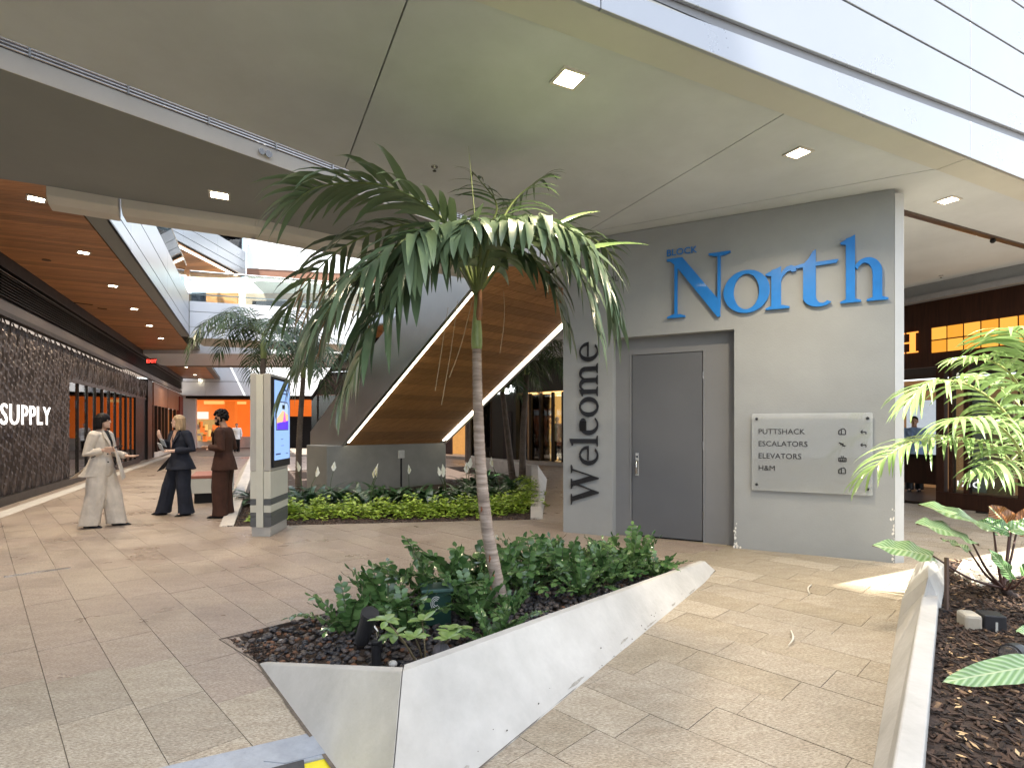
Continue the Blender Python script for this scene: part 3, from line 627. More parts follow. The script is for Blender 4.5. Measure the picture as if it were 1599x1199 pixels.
# outer edge strip and panelled fascia
O0 = V3(.827, 3.555); OD = V3(3.583, 1.756).normalized(); Tj = (PD(1514, 244, 5.311)-O0); Tj.z = 0; tj = Tj.length
fas = empty('canopy_fascia', tuple(O0+OD*4+V3(0, 0, 4.1)), 'pale metal panelled fascia along the edge of the canopy', 'fascia')
i0 = P(1000, 94, Zs)
for a, b in ((-9, tj-.004), (tj+.004, tj+9)):
    pa, pb = O0+OD*a, O0+OD*b; n = (i0-O0); n.z = 0; perp = V3(-OD.y, OD.x); w = n.dot(perp)-.006
    MB().prism([pa+perp*.021, pb+perp*.021, pb+perp*w, pa+perp*w], 4.085, 4.3).build('edge_strip', m_strip, fas)
def fz(x, z0): return z0
rows = [(4.081, 4.33), (4.42, 4.93), (4.95, 5.38), (5.40, 5.86), (5.88, 6.34), (6.36, 6.9)]
perp = V3(-OD.y, OD.x)
for k, (z0, z1) in enumerate(rows):
    for a, b in ((tj-9, tj-4.306), (tj-4.3, tj-.004), (tj+.004, tj+4.3), (tj+4.306, tj+9)):
        pa, pb = O0+OD*a, O0+OD*b
        mb = MB()
        if k < 2:   # gutter line rises towards the right
            za = lambda p: .17*((p-O0).dot(OD)-tj)/3.8
            z0a, z0b, z1a, z1b = z0, z0, z1, z1
            if k == 0: z1a, z1b = z1+.10+max(-.3, za(pa)), z1+.10+min(.2, za(pb))
            if k == 1: z0a, z0b = z0+.10+max(-.3, za(pa)), z0+.10+min(.2, za(pb))
        else: z0a = z0b = z0; z1a = z1b = z1
        f = -perp*.012; q = [V3(pa.x, pa.y, z0a), V3(pb.x, pb.y, z0b), V3(pb.x, pb.y, z1b), V3(pa.x, pa.y, z1a)]
        mb.raw([p+f for p in q]+[p+perp*.018 for p in q], [(0, 1, 2, 3), (7, 6, 5, 4), (0, 4, 5, 1), (1, 5, 6, 2), (2, 6, 7, 3), (3, 7, 4, 0)])
        bev(mb.build('fascia_panel', m_alu2, fas), .004)
pa, pb = O0+OD*-9, O0+OD*(tj+9)
MB().slab(pa+perp*.02, pb+perp*.02, perp, .2, 4.31, 6.9).build('fascia_core', m_gut, fas)
# slot with rails between the two decks
slot_dir = LD; sn = V3(-LD.y, LD.x)
L20 = V3(-3.73, 4.007)
rail = empty('overhead_rail', tuple(L10+V3(0, 0, 4.2)), 'thin metal guard rail showing through the gap between the two decks', 'railing')
for w_, z_, r_ in ((.44, 4.270, .008), (.44, 4.298, .006), (.44, 4.325, .008)):
    MB().tube([L10+sn*w_-LD*3.5+V3(0, 0, z_), L10+sn*w_+LD*6.3+V3(0, 0, z_)], r_, 6).build('rail_bar', m_steel, rail)
for k in range(-4, 9):
    p = L10+sn*.435+LD*(k*.62+.2); MB().box(p+V3(0, 0, 4.30), LD, sn, V3(0, 0, 1), .007, .012, .045).build('rail_post', m_steel, rail)
MB().slab(L10-LD*4+sn*.47, L10+LD*6.6+sn*.47, sn, .05, 4.262, 4.56).build('gap_back', mat('gap_pink', (.13, .11, .10), .6, var=.1), ceil)
MB().slab(L10-LD*4+sn*.465, L10+LD*6.6+sn*.465, sn, .1, 4.565, 5.3).build('gap_back', m_black, ceil)
MB().slab(L10-LD*4-sn*.004, L10+LD*6.5-sn*.004, -sn, .05, 4.205, 4.30).build('gap_edge', m_black, ceil)
deck = empty('bridge_deck', (-3.5, 5.5, 4.1), 'dark grey underside of the bridge crossing overhead at left', 'bridge')
far = [V3(.45, 8.99), V3(-.397, 8.98), P(400, 342, Zs), P(187, 310, Zs), P(72, 290, Zs), P(72, 290, Zs)+V3(-5, -2.45)]
d2 = [L20-LD*6, L20+LD*6.4]+far
m_deck = mat('deck_soffit', (.235, .245, .24), .75, var=.06, scale=1.2, bump=.1, bscale=18)
MB().prism(d2, 4.1, 4.16).build('deck_soffit', m_deck, deck)
MB().slab(L20-LD*6-sn*.003, L20+LD*6.4-sn*.003, sn, .12, 4.163, 4.25).build('deck_edge', m_soffit2, deck)
MB().slab(L20-LD*6-sn*.012, L20+LD*6.4-sn*.012, sn, .01, 4.098, 4.25).build('edge_plate', m_soffit2, deck)
for px, s in ((403, .03), (419, .035)):
    p = L20+LD*((P(px, 240, 4.19)-L20).dot(LD)); MB().tube([p-sn*.013+V3(0, 0, 4.18), p-sn*.03+V3(0, 0, 4.18)], s, 12).build('camera_dome', m_steel, deck)
# lip beams along the far edge
def lip(a, b, name='lip_beam'):
    d = (b-a).normalized(); n = V3(-d.y, d.x)
    if n.y < 0: n = -n
    q = [(0, .0), (0, -.10), (.10, -.16), (.34, -.16), (.34, .25), (0, .25)]
    A = [a+n*u+V3(0, 0, w) for u, w in q]; B = [b+n*u+V3(0, 0, w) for u, w in q]; m = len(q)
    bev(MB().raw(A+B, [tuple(range(m)), tuple(range(2*m-1, m-1, -1))]+[(i, i+m, (i+1) % m+m, (i+1) % m) for i in range(m)]).build(name, m_soffit2, deck), .01)
e = .012
pA, pB, pC, pD_ = P(72, 290, Zs), P(187, 310, Zs), P(400, 342, Zs), V3(-.397, 8.98, Zs)
lip(pA, pB-(pB-pA).normalized()*e); lip(pB+(pC-pB).normalized()*e, pC); lip(pC, pD_)
# downlights (lit in the photograph)
def downlight(px, py, z, sx, label, cat='ceiling light', grp='square downlights', axis=V, lampw=9, par=None):
    c = P(px, py, z); t = empty('downlight', tuple(c), label, cat, grp); ay = V3(-axis.y, axis.x)
    MB().box(c+V3(0, 0, -.004), axis, ay, V3(0, 0, 1), sx, sx*.98, .006).build('glow_plate', m_lamp, t)
    fm = MB()
    for s_ in (-1, 1):
        fm.box(c+axis*(s_*(sx+.012))+V3(0, 0, -.004), axis, ay, V3(0, 0, 1), .012, sx+.024, .009); fm.box(c+ay*(s_*(sx+.012))+V3(0, 0, -.004), axis, ay, V3(0, 0, 1), sx, .012, .009)
    fm.build('trim', m_soffit2, t)
    if lampw:
        ld = bpy.data.lights.new('lamp', 'AREA'); ld.energy = lampw; ld.size = sx*2; ld.color = (1, .82, .58); ld.spread = R(140)
        lo = bpy.data.objects.new('lamp', ld); COL.objects.link(lo); lo.location = (0, 0, -.03); lo.parent = t
    return t
for px, py, s, lb in ((889, 122, .085, 'large warm square downlight nearest in the grey ceiling'), (1247, 238, .075, 'warm square downlight in front of the North wall top'), (1481, 312, .075, 'warm square downlight near the right edge strip'), (343, 304, .085, 'warm square downlight in the dark bridge underside')):
    downlight(px, py, Zs, s, lb, axis=E, lampw=14)
for px, py, z, lb in ((679, 260, Zs, 'small chrome sprinkler head in the grey ceiling above the palm'), (1470, 430, Zs, 'small chrome sprinkler head in the right ceiling by the dark bulkhead')):
    c = P(px, py, z); t = empty('sprinkler', tuple(c), lb, 'sprinkler', 'sprinkler heads')
    MB().tube([c, c+V3(0, 0, -.008)], .035, 14).build('escutcheon', m_steel, t); MB().tube([c+V3(0, 0, -.008), c+V3(0, 0, -.04)], .010, 8).build('nozzle', m_steel, t); MB().tube([c+V3(0, 0, -.045), c+V3(0, 0, -.049)], .02, 10).build('deflector', m_blackm, t)
# dark track line on the right ceiling
tr = empty('ceiling_track', tuple(P(1500, 355, Zs)), 'long dark door track running across the right ceiling', 'track')
a, b = P(1408, 329, Zs), P(1599, 383, Zs); b = b+(b-a)*1.2; d = (b-a).normalized()
MB().box((a+b)/2+V3(0, 0, -.012), d, V3(-d.y, d.x), V3(0, 0, 1), (b-a).length/2, .035, .014).build('track_rail', mat('bronze', (.10, .07, .055), .4, metal=.6), tr)
MB().box((a+b)/2+V3(-d.y, d.x)*.05+V3(0, 0, -.006), d, V3(-d.y, d.x), V3(0, 0, 1), (b-a).length/2, .012, .008).build('track_rail', m_steel, tr)
MB().ball(P(1551, 376, Zs-.05), .035, nu=10).build('track_stop', m_black, tr)
# ------------------------------------------------------------------ left gallery: wood soffit, bulkhead, fascia
ZW = 4.6
gal = empty('gallery', (-9, 14, ZW), 'upper gallery with cedar soffit running above the left shops', 'gallery')
def cq(off, s, z=0): v = cpt(off, s); v.z = z; return v
sN, sE_ = 6.0, 42
k = 0; s = sN
while s < 41:
    w = .148; 
    o = MB().prism([cq(-4.15, s), cq(-2.262, s), cq(-2.262, s+w-.004), cq(-4.15, s+w-.004)], ZW+rng.uniform(0, .0015), ZW+.02).build('plank', m_wood, gal); s += w; k += 1
MB().prism([cq(-4.3, 3.5), cq(-1.96, 3.5), cq(-1.96, 42), cq(-4.3, 42)], ZW+.024, ZW+.12).build('soffit_backing', m_dark, gal)
MB().prism([cq(-2.235, 5.5), cq(-1.95, 5.5), cq(-1.95, 22.05), cq(-2.235, 22.05)], ZW-.01, ZW+.02).build('edge_strip', m_strip if False else m_deck, gal)
MB().prism([cq(-2.235, 24.0), cq(-1.95, 24.0), cq(-1.95, 42), cq(-2.235, 42)], ZW-.01, ZW+.02).build('edge_strip', m_deck, gal)
# fascia panels along the atrium
def s_at(px, off): return onface(px, off).dot(CD)
sF0, sF1 = 6.2, s_at(295.5, -1.95)
cuts = [sF0, s_at(205, -1.95), s_at(262, -1.95), sF1]
for (z0, z1) in ((4.59, 4.86), (4.88, 5.38), (5.40, 5.95)):
    for i in range(3):
        a, b = cuts[i]+.006, cuts[i+1]-.006
        bev(MB().slab(cq(-1.95, a), cq(-1.95, b), -NC, .04, z0, z1).build('fascia_panel', m_alu2, gal), .004)
MB().slab(cq(-2.0, sF0), cq(-2.0, sF1-.02), -NC, .06, 4.62, 5.93).build('fascia_core', m_gut, gal)
# glass rail above the fascia
gl = MB().slab(cq(-2.02, sF0), cq(-2.02, sF1), -NC, .012, 5.96, 6.9).build('glass_rail', m_glass, gal)
MB().tube([cq(-2.03, sF0, 6.92), cq(-2.03, sF1, 6.92)], .025, 8).build('hand_rail', m_steel, gal)
# tall left building body above the gallery
lb = empty('mall_building', tuple(cq(-5, 4)), 'pale upper storeys of the mall above the left shops', 'building')
MB().slab(cq(-4.32, 5.2), cq(-4.32, 44), -NC, 6, 4.75, 12).build('upper_wall', m_white, lb)
tw = empty('sun_blocker', tuple(cq(-15, -5)), 'tall unseen block added at the left to shade the forecourt', 'building')  # unseen block added so its roof edge shades the forecourt
MB().slab(cq(-12, -30), cq(-12, 10), -NC, 9, -.03, 38.2).build('wall', m_white, tw)
for z0 in (5.6, 8.9, 12.2): 
    for i in range(12):
        MB().slab(cq(-4.31, 6+i*3.0), cq(-4.31, 8.6+i*3.0), NC, .01, z0, z0+2.2).build('window', mat('tinted_glass', (.10, .13, .14), .1, var=.1, scale=.4), lb)
# bulkhead with louvres
bh = empty('louvre_bulkhead', tuple(cq(-4.1, 12, 3.9)), 'black louvred bulkhead between shopfront and cedar ceiling', 'louvre panel')
MB().slab(cq(-4.06, 4), cq(-4.06, 41), -NC, .2, 4.36, 4.598).build('top_band', m_black, bh)
MB().slab(cq(-4.2, 4), cq(-4.2, 41), -NC, .1, 3.7, 4.36).build('back_panel', m_black, bh)
for i in range(9):
    z = 3.86+i*.055; MB().box(cq(-4.13, 22.5, z), CD, NC, V3(0, 0, 1), 18.5, .045, .006).build('louvre', m_frame if i != 8 else mat('rail_alu', (.2, .19, .18), .4, metal=.6), bh)
MB().slab(cq(-4.12, 4), cq(-4.12, 41), -NC, .12, 3.60, 3.80).build('lower_band', mat('brown_band', (.075, .063, .058), .5, var=.08), bh)
MB().slab(cq(-4.08, 4), cq(-4.08, 23.5), -NC, .14, 3.50, 3.595).build('brass_rail', m_frame, bh)
# ------- suit shop: screen of wavy metal slats
shop = empty('shopfront', tuple(cq(-4.3, 12)), 'dark menswear shopfront behind a screen of wavy metal slats', 'shop')
m_slat = mat('slat_metal', (.07, .055, .05), .42, metal=.5, var=.25, scale=3); m_slat_b = mat('slat_back', (.012, .008, .007), .5, var=.3, scale=3)
sA_, sB_, sC_ = s_at(-60, -4.3), s_at(108, -4.3), s_at(229, -4.3)
MB().slab(cq(-4.36, sA_-2), cq(-4.36, sB_), -NC, .05, -.02, 3.5).build('screen_back', m_slat_b, shop)
MB().slab(cq(-4.36, sB_), cq(-4.36, sC_), -NC, .05, 2.73, 3.5).build('screen_back', m_slat_b, shop)
slm = []
for v in range(5):
    mb = MB(); n = 6; h = .26; w = .024; ph = v*.9; Ls = []
    for i in range(n+1):
        t = i/n; z = -h+2*h*t; u = .012*math.sin(t*5+ph); out = .02+.05*math.sin(math.pi*t)**.7+(.03 if t > .8 else 0)
        tw = .9+.55*math.sin(t*3.1+ph); Ls.append((V3(0, 0, z)+CD*(u-w*math.cos(tw))+NC*(out-w*.6*math.sin(tw)), V3(0, 0, z)+CD*(u+w*math.cos(tw))+NC*(out+w*.6*math.sin(tw))))
    for i in range(n): mb.quad(Ls[i][0], Ls[i][1], Ls[i+1][1], Ls[i+1][0])
    slm.append(mb.mesh('slat', m_slat, smooth=True))
pos = []
for i, s in enumerate([sA_-1+.088*k for k in range(400)]):
    if s > sC_: break
    ph_ = ((i*7) % 5)*.068
    for j in range(12):
        z = .20+j*.34+ph_+rng.uniform(-.02, .02)
        if z > 3.36: continue
        if s > sB_-.03 and z < 2.92: continue
        if 1.48 < z-.0 < 1.9+.12 and False: continue
        pos.append((s, z))
pos.sort(key=lambda p: cq(-4.3, p[0]).length if p[0] > s_at(-2, -4.3) else 99)
rest = MB()
for i, (s, z) in enumerate(pos):
    me = slm[rng.randrange(5)]; L = cq(-4.34, s, z); sc_ = rng.uniform(.85, 1.1)
    if i < 300:
        o = bpy.data.objects.new('slat', me); COL.objects.link(o); o.parent = shop; o.location = L-wloc(shop); o.scale = (1, 1, sc_)
    else: rest.raw([v.co*1.0+L for v in me.vertices], [tuple(p.vertices) for p in me.polygons])
rest.build('slat', m_slat, shop, smooth=True, kind='stuff')
MB().slab(cq(-4.20, sA_-2), cq(-4.20, sB_+.05), -NC, .16, -.02, .17).build('plinth', m_frame, shop)
m_orange = emis('orange_glow', (1.0, .22, .04), .22); m_amber = emis('amber_light', (1.0, .48, .14), .28)
# window: glass wall with mullions
sG1 = s_at(213, -4.3)
MB().slab(cq(-4.22, sB_+.05), cq(-4.22, sG1+.3), -NC, .2, -.02, .16).build('window_sill', m_frame, shop)
MB().slab(cq(-4.30, sB_), cq(-4.30, sC_), -NC, .05, 2.66, 2.76).build('head_rail', m_frame, shop)
for i in range(11):
    s = lerp(sB_, sG1, i/10); wide = i in (0, 4, 8, 10)
    MB().slab(cq(-4.30, s-(.035 if wide else .010)), cq(-4.30, s+(.035 if wide else .010)), -NC, .05, .16, 2.66).build('mullion', m_frame, shop)
for i in range(10):
    a, b = lerp(sB_, sG1, i/10)+.016, lerp(sB_, sG1, (i+1)/10)-.016
    MB().slab(cq(-4.34, a), cq(-4.34, b), -NC, .01, .165, 2.655).build('pane', glassy('shop_glass', (.8, .82, .82), 1.9), shop)
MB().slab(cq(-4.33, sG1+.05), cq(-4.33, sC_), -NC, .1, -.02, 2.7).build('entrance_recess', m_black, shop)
# interior of the shop (seen through the glass)
room = MB(); 
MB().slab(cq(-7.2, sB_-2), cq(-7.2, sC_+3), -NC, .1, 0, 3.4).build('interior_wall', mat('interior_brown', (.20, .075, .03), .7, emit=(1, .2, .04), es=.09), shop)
MB().slab(cq(-7.1, sB_-2), cq(-7.1, sC_+3), NC, .05, 1.62, 2.12).build('reflection_band', m_orange, shop)  # glowing strip painted in for the orange shopfront mirrored in the pane
MB().slab(cq(-7.08, sB_-2), cq(-7.08, sC_+3), NC, .05, 2.28, 2.62).build('atrium_reflection', emis('reflection_glow', (.8, .88, 1), .28), shop)  # white glow painted in for the atrium mirrored in the pane
fill_ld = bpy.data.lights.new('lamp', 'AREA'); fill_ld.energy = 90; fill_ld.shape = 'RECTANGLE'; fill_ld.size = 1.5; fill_ld.size_y = 8; fill_ld.color = (1, .85, .65)  # area light added to brighten the displays, no fixture of its own
fill_lo = bpy.data.objects.new('lamp', fill_ld); COL.objects.link(fill_lo); fill_lo.location = cq(-5.7, (sB_+sC_)/2, 3.2)-wloc(shop); fill_lo.rotation_euler = (0, 0, math.atan2(CD.y, CD.x)-R(90)); fill_lo.parent = shop
MB().slab(cq(-7.1, sB_-2), cq(-7.1, sC_+3), NC, .05, 2.62, 2.74).build('reflection_band', m_orange, shop)
MB().prism([cq(-4.45, sB_-2), cq(-7.2, sB_-2), cq(-7.2, sC_+3), cq(-4.45, sC_+3)], .0, .02).build('shop_floor', TILES[2], shop)
MB().prism([cq(-4.45, sB_-2), cq(-7.2, sB_-2), cq(-7.2, sC_+3), cq(-4.45, sC_+3)], 3.3, 3.4).build('shop_ceiling', m_white, shop)
cols_ = [(.7, .68, .62), (.1, .1, .14), (.5, .6, .05), (.35, .08, .04), (.75, .75, .72)]
for i in range(14):
    s = lerp(sB_-.5, sC_, (i+.5)/14); off = -5.6-rng.random()*1.0; z0 = .0
    f_ = empty('display_stand', tuple(cq(off, s, .02)), '%s display stand of folded clothes behind the shop glass, counted from the slatted screen' % ORD[i], 'display', 'clothes displays behind the shop glass')
    MB().box(cq(off, s, .45), CD, NC, V3(0, 0, 1), .22, .2, .42).build('stand', mat('stand_grey', (.3, .3, .3), .6), f_)
    for j in range(3):
        c = cols_[rng.randrange(5)]; mm = mat('cloth%d' % cols_.index(c), c, .8, var=.15); h = rng.uniform(.06, .3)
        MB().box(cq(off+rng.uniform(-.08, .08), s+rng.uniform(-.08, .08), .88+j*.16+h/4), CD, NC, V3(0, 0, 1), rng.uniform(.06, .15), .12, .07).build('garment', mm, f_)
# lit sign, partly outside the frame
m_sign = emis('sign_white', (1, .93, .85), .9)
s_end = s_at(76, -4.15); 
t = text('SUITSUPPLY', cq(-4.13, s_end+.05, 1.53), CD, V3(0, 0, 1), .56, m_sign, 'lit_lettering', None, .012, align='RIGHT', space=1.12, xs=1.36, label='white backlit store lettering on the dark slatted screen', cat='sign')
# ------- further shops along the left
fs = empty('shopfront', tuple(cq(-4.3, 27)), 'brown panelled shopfront past the dark entrance on the left', 'shop')
sD = s_at(232, -4.3)
m_brown = mat('brown_panel', (.19, .095, .06), .45, var=.1, scale=1)
MB().slab(cq(-4.24, sC_), cq(-4.24, sD+.7), -NC, .3, -.02, 3.6).build('pier', m_frame, fs)
segs = [(241, 262, 'p'), (262, 276, 'd'), (276, 285, 'p')]
sa = s_at(240, -4.3); sb = s_at(262, -4.3); sc2 = s_at(285, -4.3)
for a, b in ((sa, sb-.1), (sb+.1, sc2)):
    MB().slab(cq(-4.28, a), cq(-4.28, b), -NC, .1, 2.5, 3.6).build('sign_panel', m_brown, fs)
    n = 4
    for i in range(n+1): 
        s = lerp(a, b, i/n); MB().slab(cq(-4.28, s-.12), cq(-4.28, s+.12), -NC, .15, -.02, 2.5).build('mullion', m_frame, fs)
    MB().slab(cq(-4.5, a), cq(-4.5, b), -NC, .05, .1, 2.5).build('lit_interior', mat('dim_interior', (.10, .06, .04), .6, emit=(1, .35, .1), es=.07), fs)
    for i in range(5):
        s = lerp(a, b, (i+.5)/5); MB().box(cq(-4.45, s, 1.3), CD, NC, V3(0, 0, 1), .12, .01, .9).build('lit_display', m_amber if i % 2 else m_orange, fs)
    MB().slab(cq(-4.26, a), cq(-4.26, b), -NC, .12, -.02, .22).build('window_sill', m_conc2, fs)
MB().slab(cq(-4.2, s_at(279, -4.3)), cq(-4.2, s_at(286, -4.3)), -NC, .2, 1.6, 3.4).build('red_sign', mat('dark_red_panel', (.16, .03, .02), .5), fs)
for px, lb_ in ((300, 'pale round-edged column at the far end of the left gallery'), (291, 'pale column second from the far end of the left gallery')):
    p = cq(-3.85, s_at(px-6, -4.3)); c = empty('column', tuple(p), lb_, 'column', 'pale gallery columns')
    bev(MB().box(p+V3(0, 0, 2.28), CD, NC, V3(0, 0, 1), .45, .4, 2.31).build('shaft', mat('column_paint', (.6, .57, .54), .6, var=.04), c), .05)
# gallery downlights, exit sign, ceiling hardware
for px, py, s in ((57, 310, .085), (131, 394, .075), (177, 446, .075), (210, 482, .07), (234, 508, .07), (252, 528, .07), (283, 563, .07), (291, 573, .07), (305, 585, .07), (312, 592, .07), (326, 608, .08), (331, 613, .08)):
    nm = {57: 'first warm square downlight in the cedar ceiling at the left edge', 131: 'second warm downlight along the cedar ceiling', 177: 'third downlight along the cedar ceiling', 210: 'fourth downlight along the cedar ceiling'}.get(px, 'small %s downlight along the cedar ceiling, counted from the left edge' % ORD[[57, 131, 177, 210, 234, 252, 283, 291, 305, 312, 326, 331].index(px)])
    downlight(px, py, ZW-.002, s, nm, axis=V, lampw=16 if px < 300 else 0, grp='downlights along the cedar ceiling')
ex = PD(237, 564, 22); t = empty('exit_sign', tuple(ex), 'small red lit EXIT sign hanging under the cedar ceiling', 'exit sign')
MB().box(ex, V3(1, .1), V3(-.1, 1), V3(0, 0, 1), .19, .02, .12).build('housing', m_black, t)
text('EXIT', ex+V3(-.17, -.06, -.065), V3(1, .1), V3(0, 0, 1), .19, emis('exit_red', (1, .06, .04), 1.2), 'lettering', t, .004)
for px, py, lab in ((73, 406, 'small round speaker grille in the cedar ceiling'), (160, 482, 'slim dark vent slot in the cedar ceiling'), (128, 474, 'longer dark air slot in the cedar ceiling')):
    c = P(px, py, ZW-.004)
    if px == 73: MB().tube([c, c+V3(0, 0, -.01)], .07, 14).build('speaker', mat('grille', (.10, .055, .03), .6), label=lab, cat='speaker')
    else: MB().box(c, V, U, V3(0, 0, 1), .22 if px == 128 else .1, .03, .006).build('air_slot', m_dark, label=lab, cat='vent')
# ------------------------------------------------------------------ atrium: near bridge at 19 m, upper decks, far shops
br = empty('bridge', (-8, 19.5, 4.5), 'white bridge crossing the atrium behind the palms', 'bridge')
bA, bB = onface(296, -1.95), V3(-3.4, 21.2); bd = (bB-bA).normalized(); bn = V3(-bd.y, bd.x)
L = (bB-bA).length
for i in range(3):
    a, b = bA+bd*(L*i/3+.006), bA+bd*(L*(i+1)/3-.006)
    for z0, z1 in ((4.5, 4.86), (4.88, 5.38), (5.40, 5.74)): bev(MB().slab(a, b, bn, .05, z0, z1).build('fascia_panel', m_white, br), .004)
MB().prism([bA+bn*.05, bB+bn*.05, bB+bn*2.3, bA+bn*2.3+bd*-.0], 4.52, 4.9).build('deck_slab', m_strip, br)
MB().slab(bA+bn*.05, bB+bn*.05, bn, .05, 4.9, 5.7).build('core', m_gut, br)
MB().slab(bA+bn*.08, bB+bn*.08, bn, .015, 5.75, 6.75).build('glass_rail', m_glass, br)
MB().tube([bA+bn*.1+V3(0, 0, 6.78), bB+bn*.1+V3(0, 0, 6.78)], .03, 8).build('hand_rail', m_steel, br)
MB().tube([bA+bn*.1+V3(0, 0, 6.0), bB+bn*.1+V3(0, 0, 6.0)], .02, 8).build('hand_rail', m_white, br)
# level two back wall
up = empty('upper_storefront', (-12, 26, 4.5), 'upper level shops with a brown wall and dark door beyond the glass rail', 'shop')
MB().abox(-16.5, -4, 27, 27.2, 4.4, 8.0).build('wall', mat('tan_wall', (.33, .25, .18), .7, var=.08), up)
for px0, px1, m_, nm in ((287, 300, m_glass, 'window'), (300, 323, mat('navy', (.02, .025, .04), .4), 'door'), (323, 372, m_wood2, 'wood_wall'), (395, 450, m_black, 'window'), (470, 520, m_glass, 'window')):
    a, b = PD(px0, 470, 26.9), PD(px1, 470, 26.9); MB().abox(a.x, b.x, 26.86, 26.99, 5.9, 8.0 if nm != 'window' else 7.6).build(nm, m_, up)
a = PD(380, 470, 26); MB().abox(a.x-.1, a.x+.15, 25.8, 25.95, 6.4, 8.0).build('light_column', emis('column_light', (1, .9, .65), 1.0), up)
MB().prism([V3(-17, 22.5), V3(-3, 22.5), V3(-3, 27), V3(-17, 27)], 4.45, 4.9).build('floor_slab', m_white, up)
# level three deck with wood soffit, diagonal parapet
lv = empty('upper_deck', (-11.6, 20, 8), 'upper deck with diagonal metal parapet and cedar soffit in the atrium', 'balcony')
p0, p1 = V3(-11.75, 17.4), V3(-11.55, 23.9)
for z0, z1 in ((8.0, 8.24), (8.26, 8.6), (8.62, 9.05)):
    for i in range(3):
        bev(MB().slab(lerp(p0, p1, i/3)+V3(0, .006), lerp(p0, p1, (i+1)/3), V3(-1, 0), .06, z0, z1).build('fascia_panel', m_alu2, lv), .004)
MB().slab(p0+V3(-.06, 0), p1+V3(-.06, 0), V3(-1, 0), .05, 8.02, 9.0).build('core', m_gut, lv)
MB().slab(p0+V3(-.1, 0), p1+V3(-.1, 0), V3(-1, 0), .012, 9.08, 10.1).build('glass_rail', m_glass, lv)
for i in range(30):
    y = 17.2+i*.23; MB().prism([V3(-11.85, y), V3(-11.85, y+.225), V3(-15.5, y+.225+.6), V3(-15.5, y+.6)], 7.99, 8.01).build('plank', m_wood, lv)
MB().prism([V3(-11.82, 17.2), V3(-11.7, 24.1), V3(-15.5, 24.8), V3(-15.5, 17.8)], 8.02, 8.2).build('deck_slab', m_dark, lv)
MB().box(lerp(p0, p1, .5)+V3(-.35, 0, 7.975), (p1-p0), V3(1, 0), V3(0, 0, 1), 3.1, .05, .012).build('led_strip', m_led, lv)
MB().box(V3(-13.4, 24.2, 7.97), V3(1, .18), V3(-.18, 1), V3(0, 0, 1), 2.0, .05, .012).build('led_strip', m_led, lv)
rb = empty('upper_parapet', (-8, 24, 8), 'broad pale parapet of the upper level right of the diagonal deck', 'parapet')
q0, q1 = V3(-11.52, 23.9), V3(-3.5, 25.6); qd = (q1-q0).normalized(); qn = V3(-qd.y, qd.x); Lq_ = (q1-q0).length
for i in range(4):
    for z0, z1 in ((8.35, 9.3), (9.32, 9.62)): bev(MB().slab(q0+qd*(Lq_*i/4+.005), q0+qd*(Lq_*(i+1)/4-.005), qn, .06, z0, z1).build('parapet_panel', m_white, rb), .004)
MB().prism([q0+qn*.07, q1+qn*.07, q1+qn*4, q0+qn*4], 8.0, 8.3).build('deck_slab', m_strip, rb)
MB().prism([q0+qn*.02, q1+qn*.02, q1+qn*.07, q0+qn*.07], 8.0, 8.345).build('deck_edge', m_brown, rb)
MB().slab(q0+qn*.1, q1+qn*.1, qn, .012, 9.65, 10.5).build('glass_rail', m_glass, rb)
MB().box((q0+q1)/2+qn*.5+V3(0, 0, 7.985), qd, qn, V3(0, 0, 1), Lq_/2, .05, .012).build('led_strip', m_led, rb)
# far end: orange shops under white bands
fe = empty('far_shopfront', (-14, 37, 0), 'orange lit shops under white bands at the far end of the walk', 'shop')
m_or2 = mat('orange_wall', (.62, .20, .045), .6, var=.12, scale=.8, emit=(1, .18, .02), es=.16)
MB().abox(-24, -6, 39, 39.2, .0, 3.4).build('orange_wall', m_or2, fe)
MB().abox(-24, -6, 38.4, 39, 0, .75).build('window_plinth', m_conc2, fe)
for px0, px1, py0, py1, m_, nm in ((308, 338, 655, 688, mat('display_dark', (.10, .06, .02), .6, var=.8, scale=3, emit=(1, .6, .2), es=.12), 'display_window'), (308, 326, 643, 654, emis('poster_glow', (.9, .85, .7), .28), 'poster'), (320, 350, 626, 631, m_amber, 'light_strip'), (352, 385, 627, 631, m_amber, 'light_strip'), (450, 500, 650, 700, m_black, 'display_window')):
    D = 38.3; a, b = PD(px0, py1, D), PD(px1, py0, D); MB().abox(a.x, b.x, D-.1, D, a.z, b.z).build(nm, m_, fe)
a = PD(363, 640, 38.2); MB().abox(a.x-.35, a.x+.35, 37.9, 38.2, 0, 3.2).build('pier', m_or2, fe)
for i in range(26):
    c = PD(309+rng.random()*28, 660+rng.random()*26, 37.9); MB().box(c, V3(1, 0), V3(0, 1), V3(0, 0, 1), rng.uniform(.05, .14), .05, rng.uniform(.05, .25)).build('display_item', [m_amber, mat('cloth0', (.7, .68, .62), .8), m_orange, mat('cloth3', (.35, .08, .04), .8), mat('green_item', (.1, .25, .05), .7)][rng.randrange(5)], fe)
MB().abox(-24, -6, 36.8, 39.2, 3.35, 3.5).build('soffit', m_dark, fe)
for i in range(6):
    z0 = 3.5+i*.95
    for j in range(5): MB().abox(-24+j*3.6+.01, -20.4+j*3.6-.01, 36.6, 36.8, z0+.02, z0+.93).build('white_band', m_white, fe)
MB().abox(-24, -6, 36.82, 37.2, 3.5, 9.2).build('core', m_gut, fe)
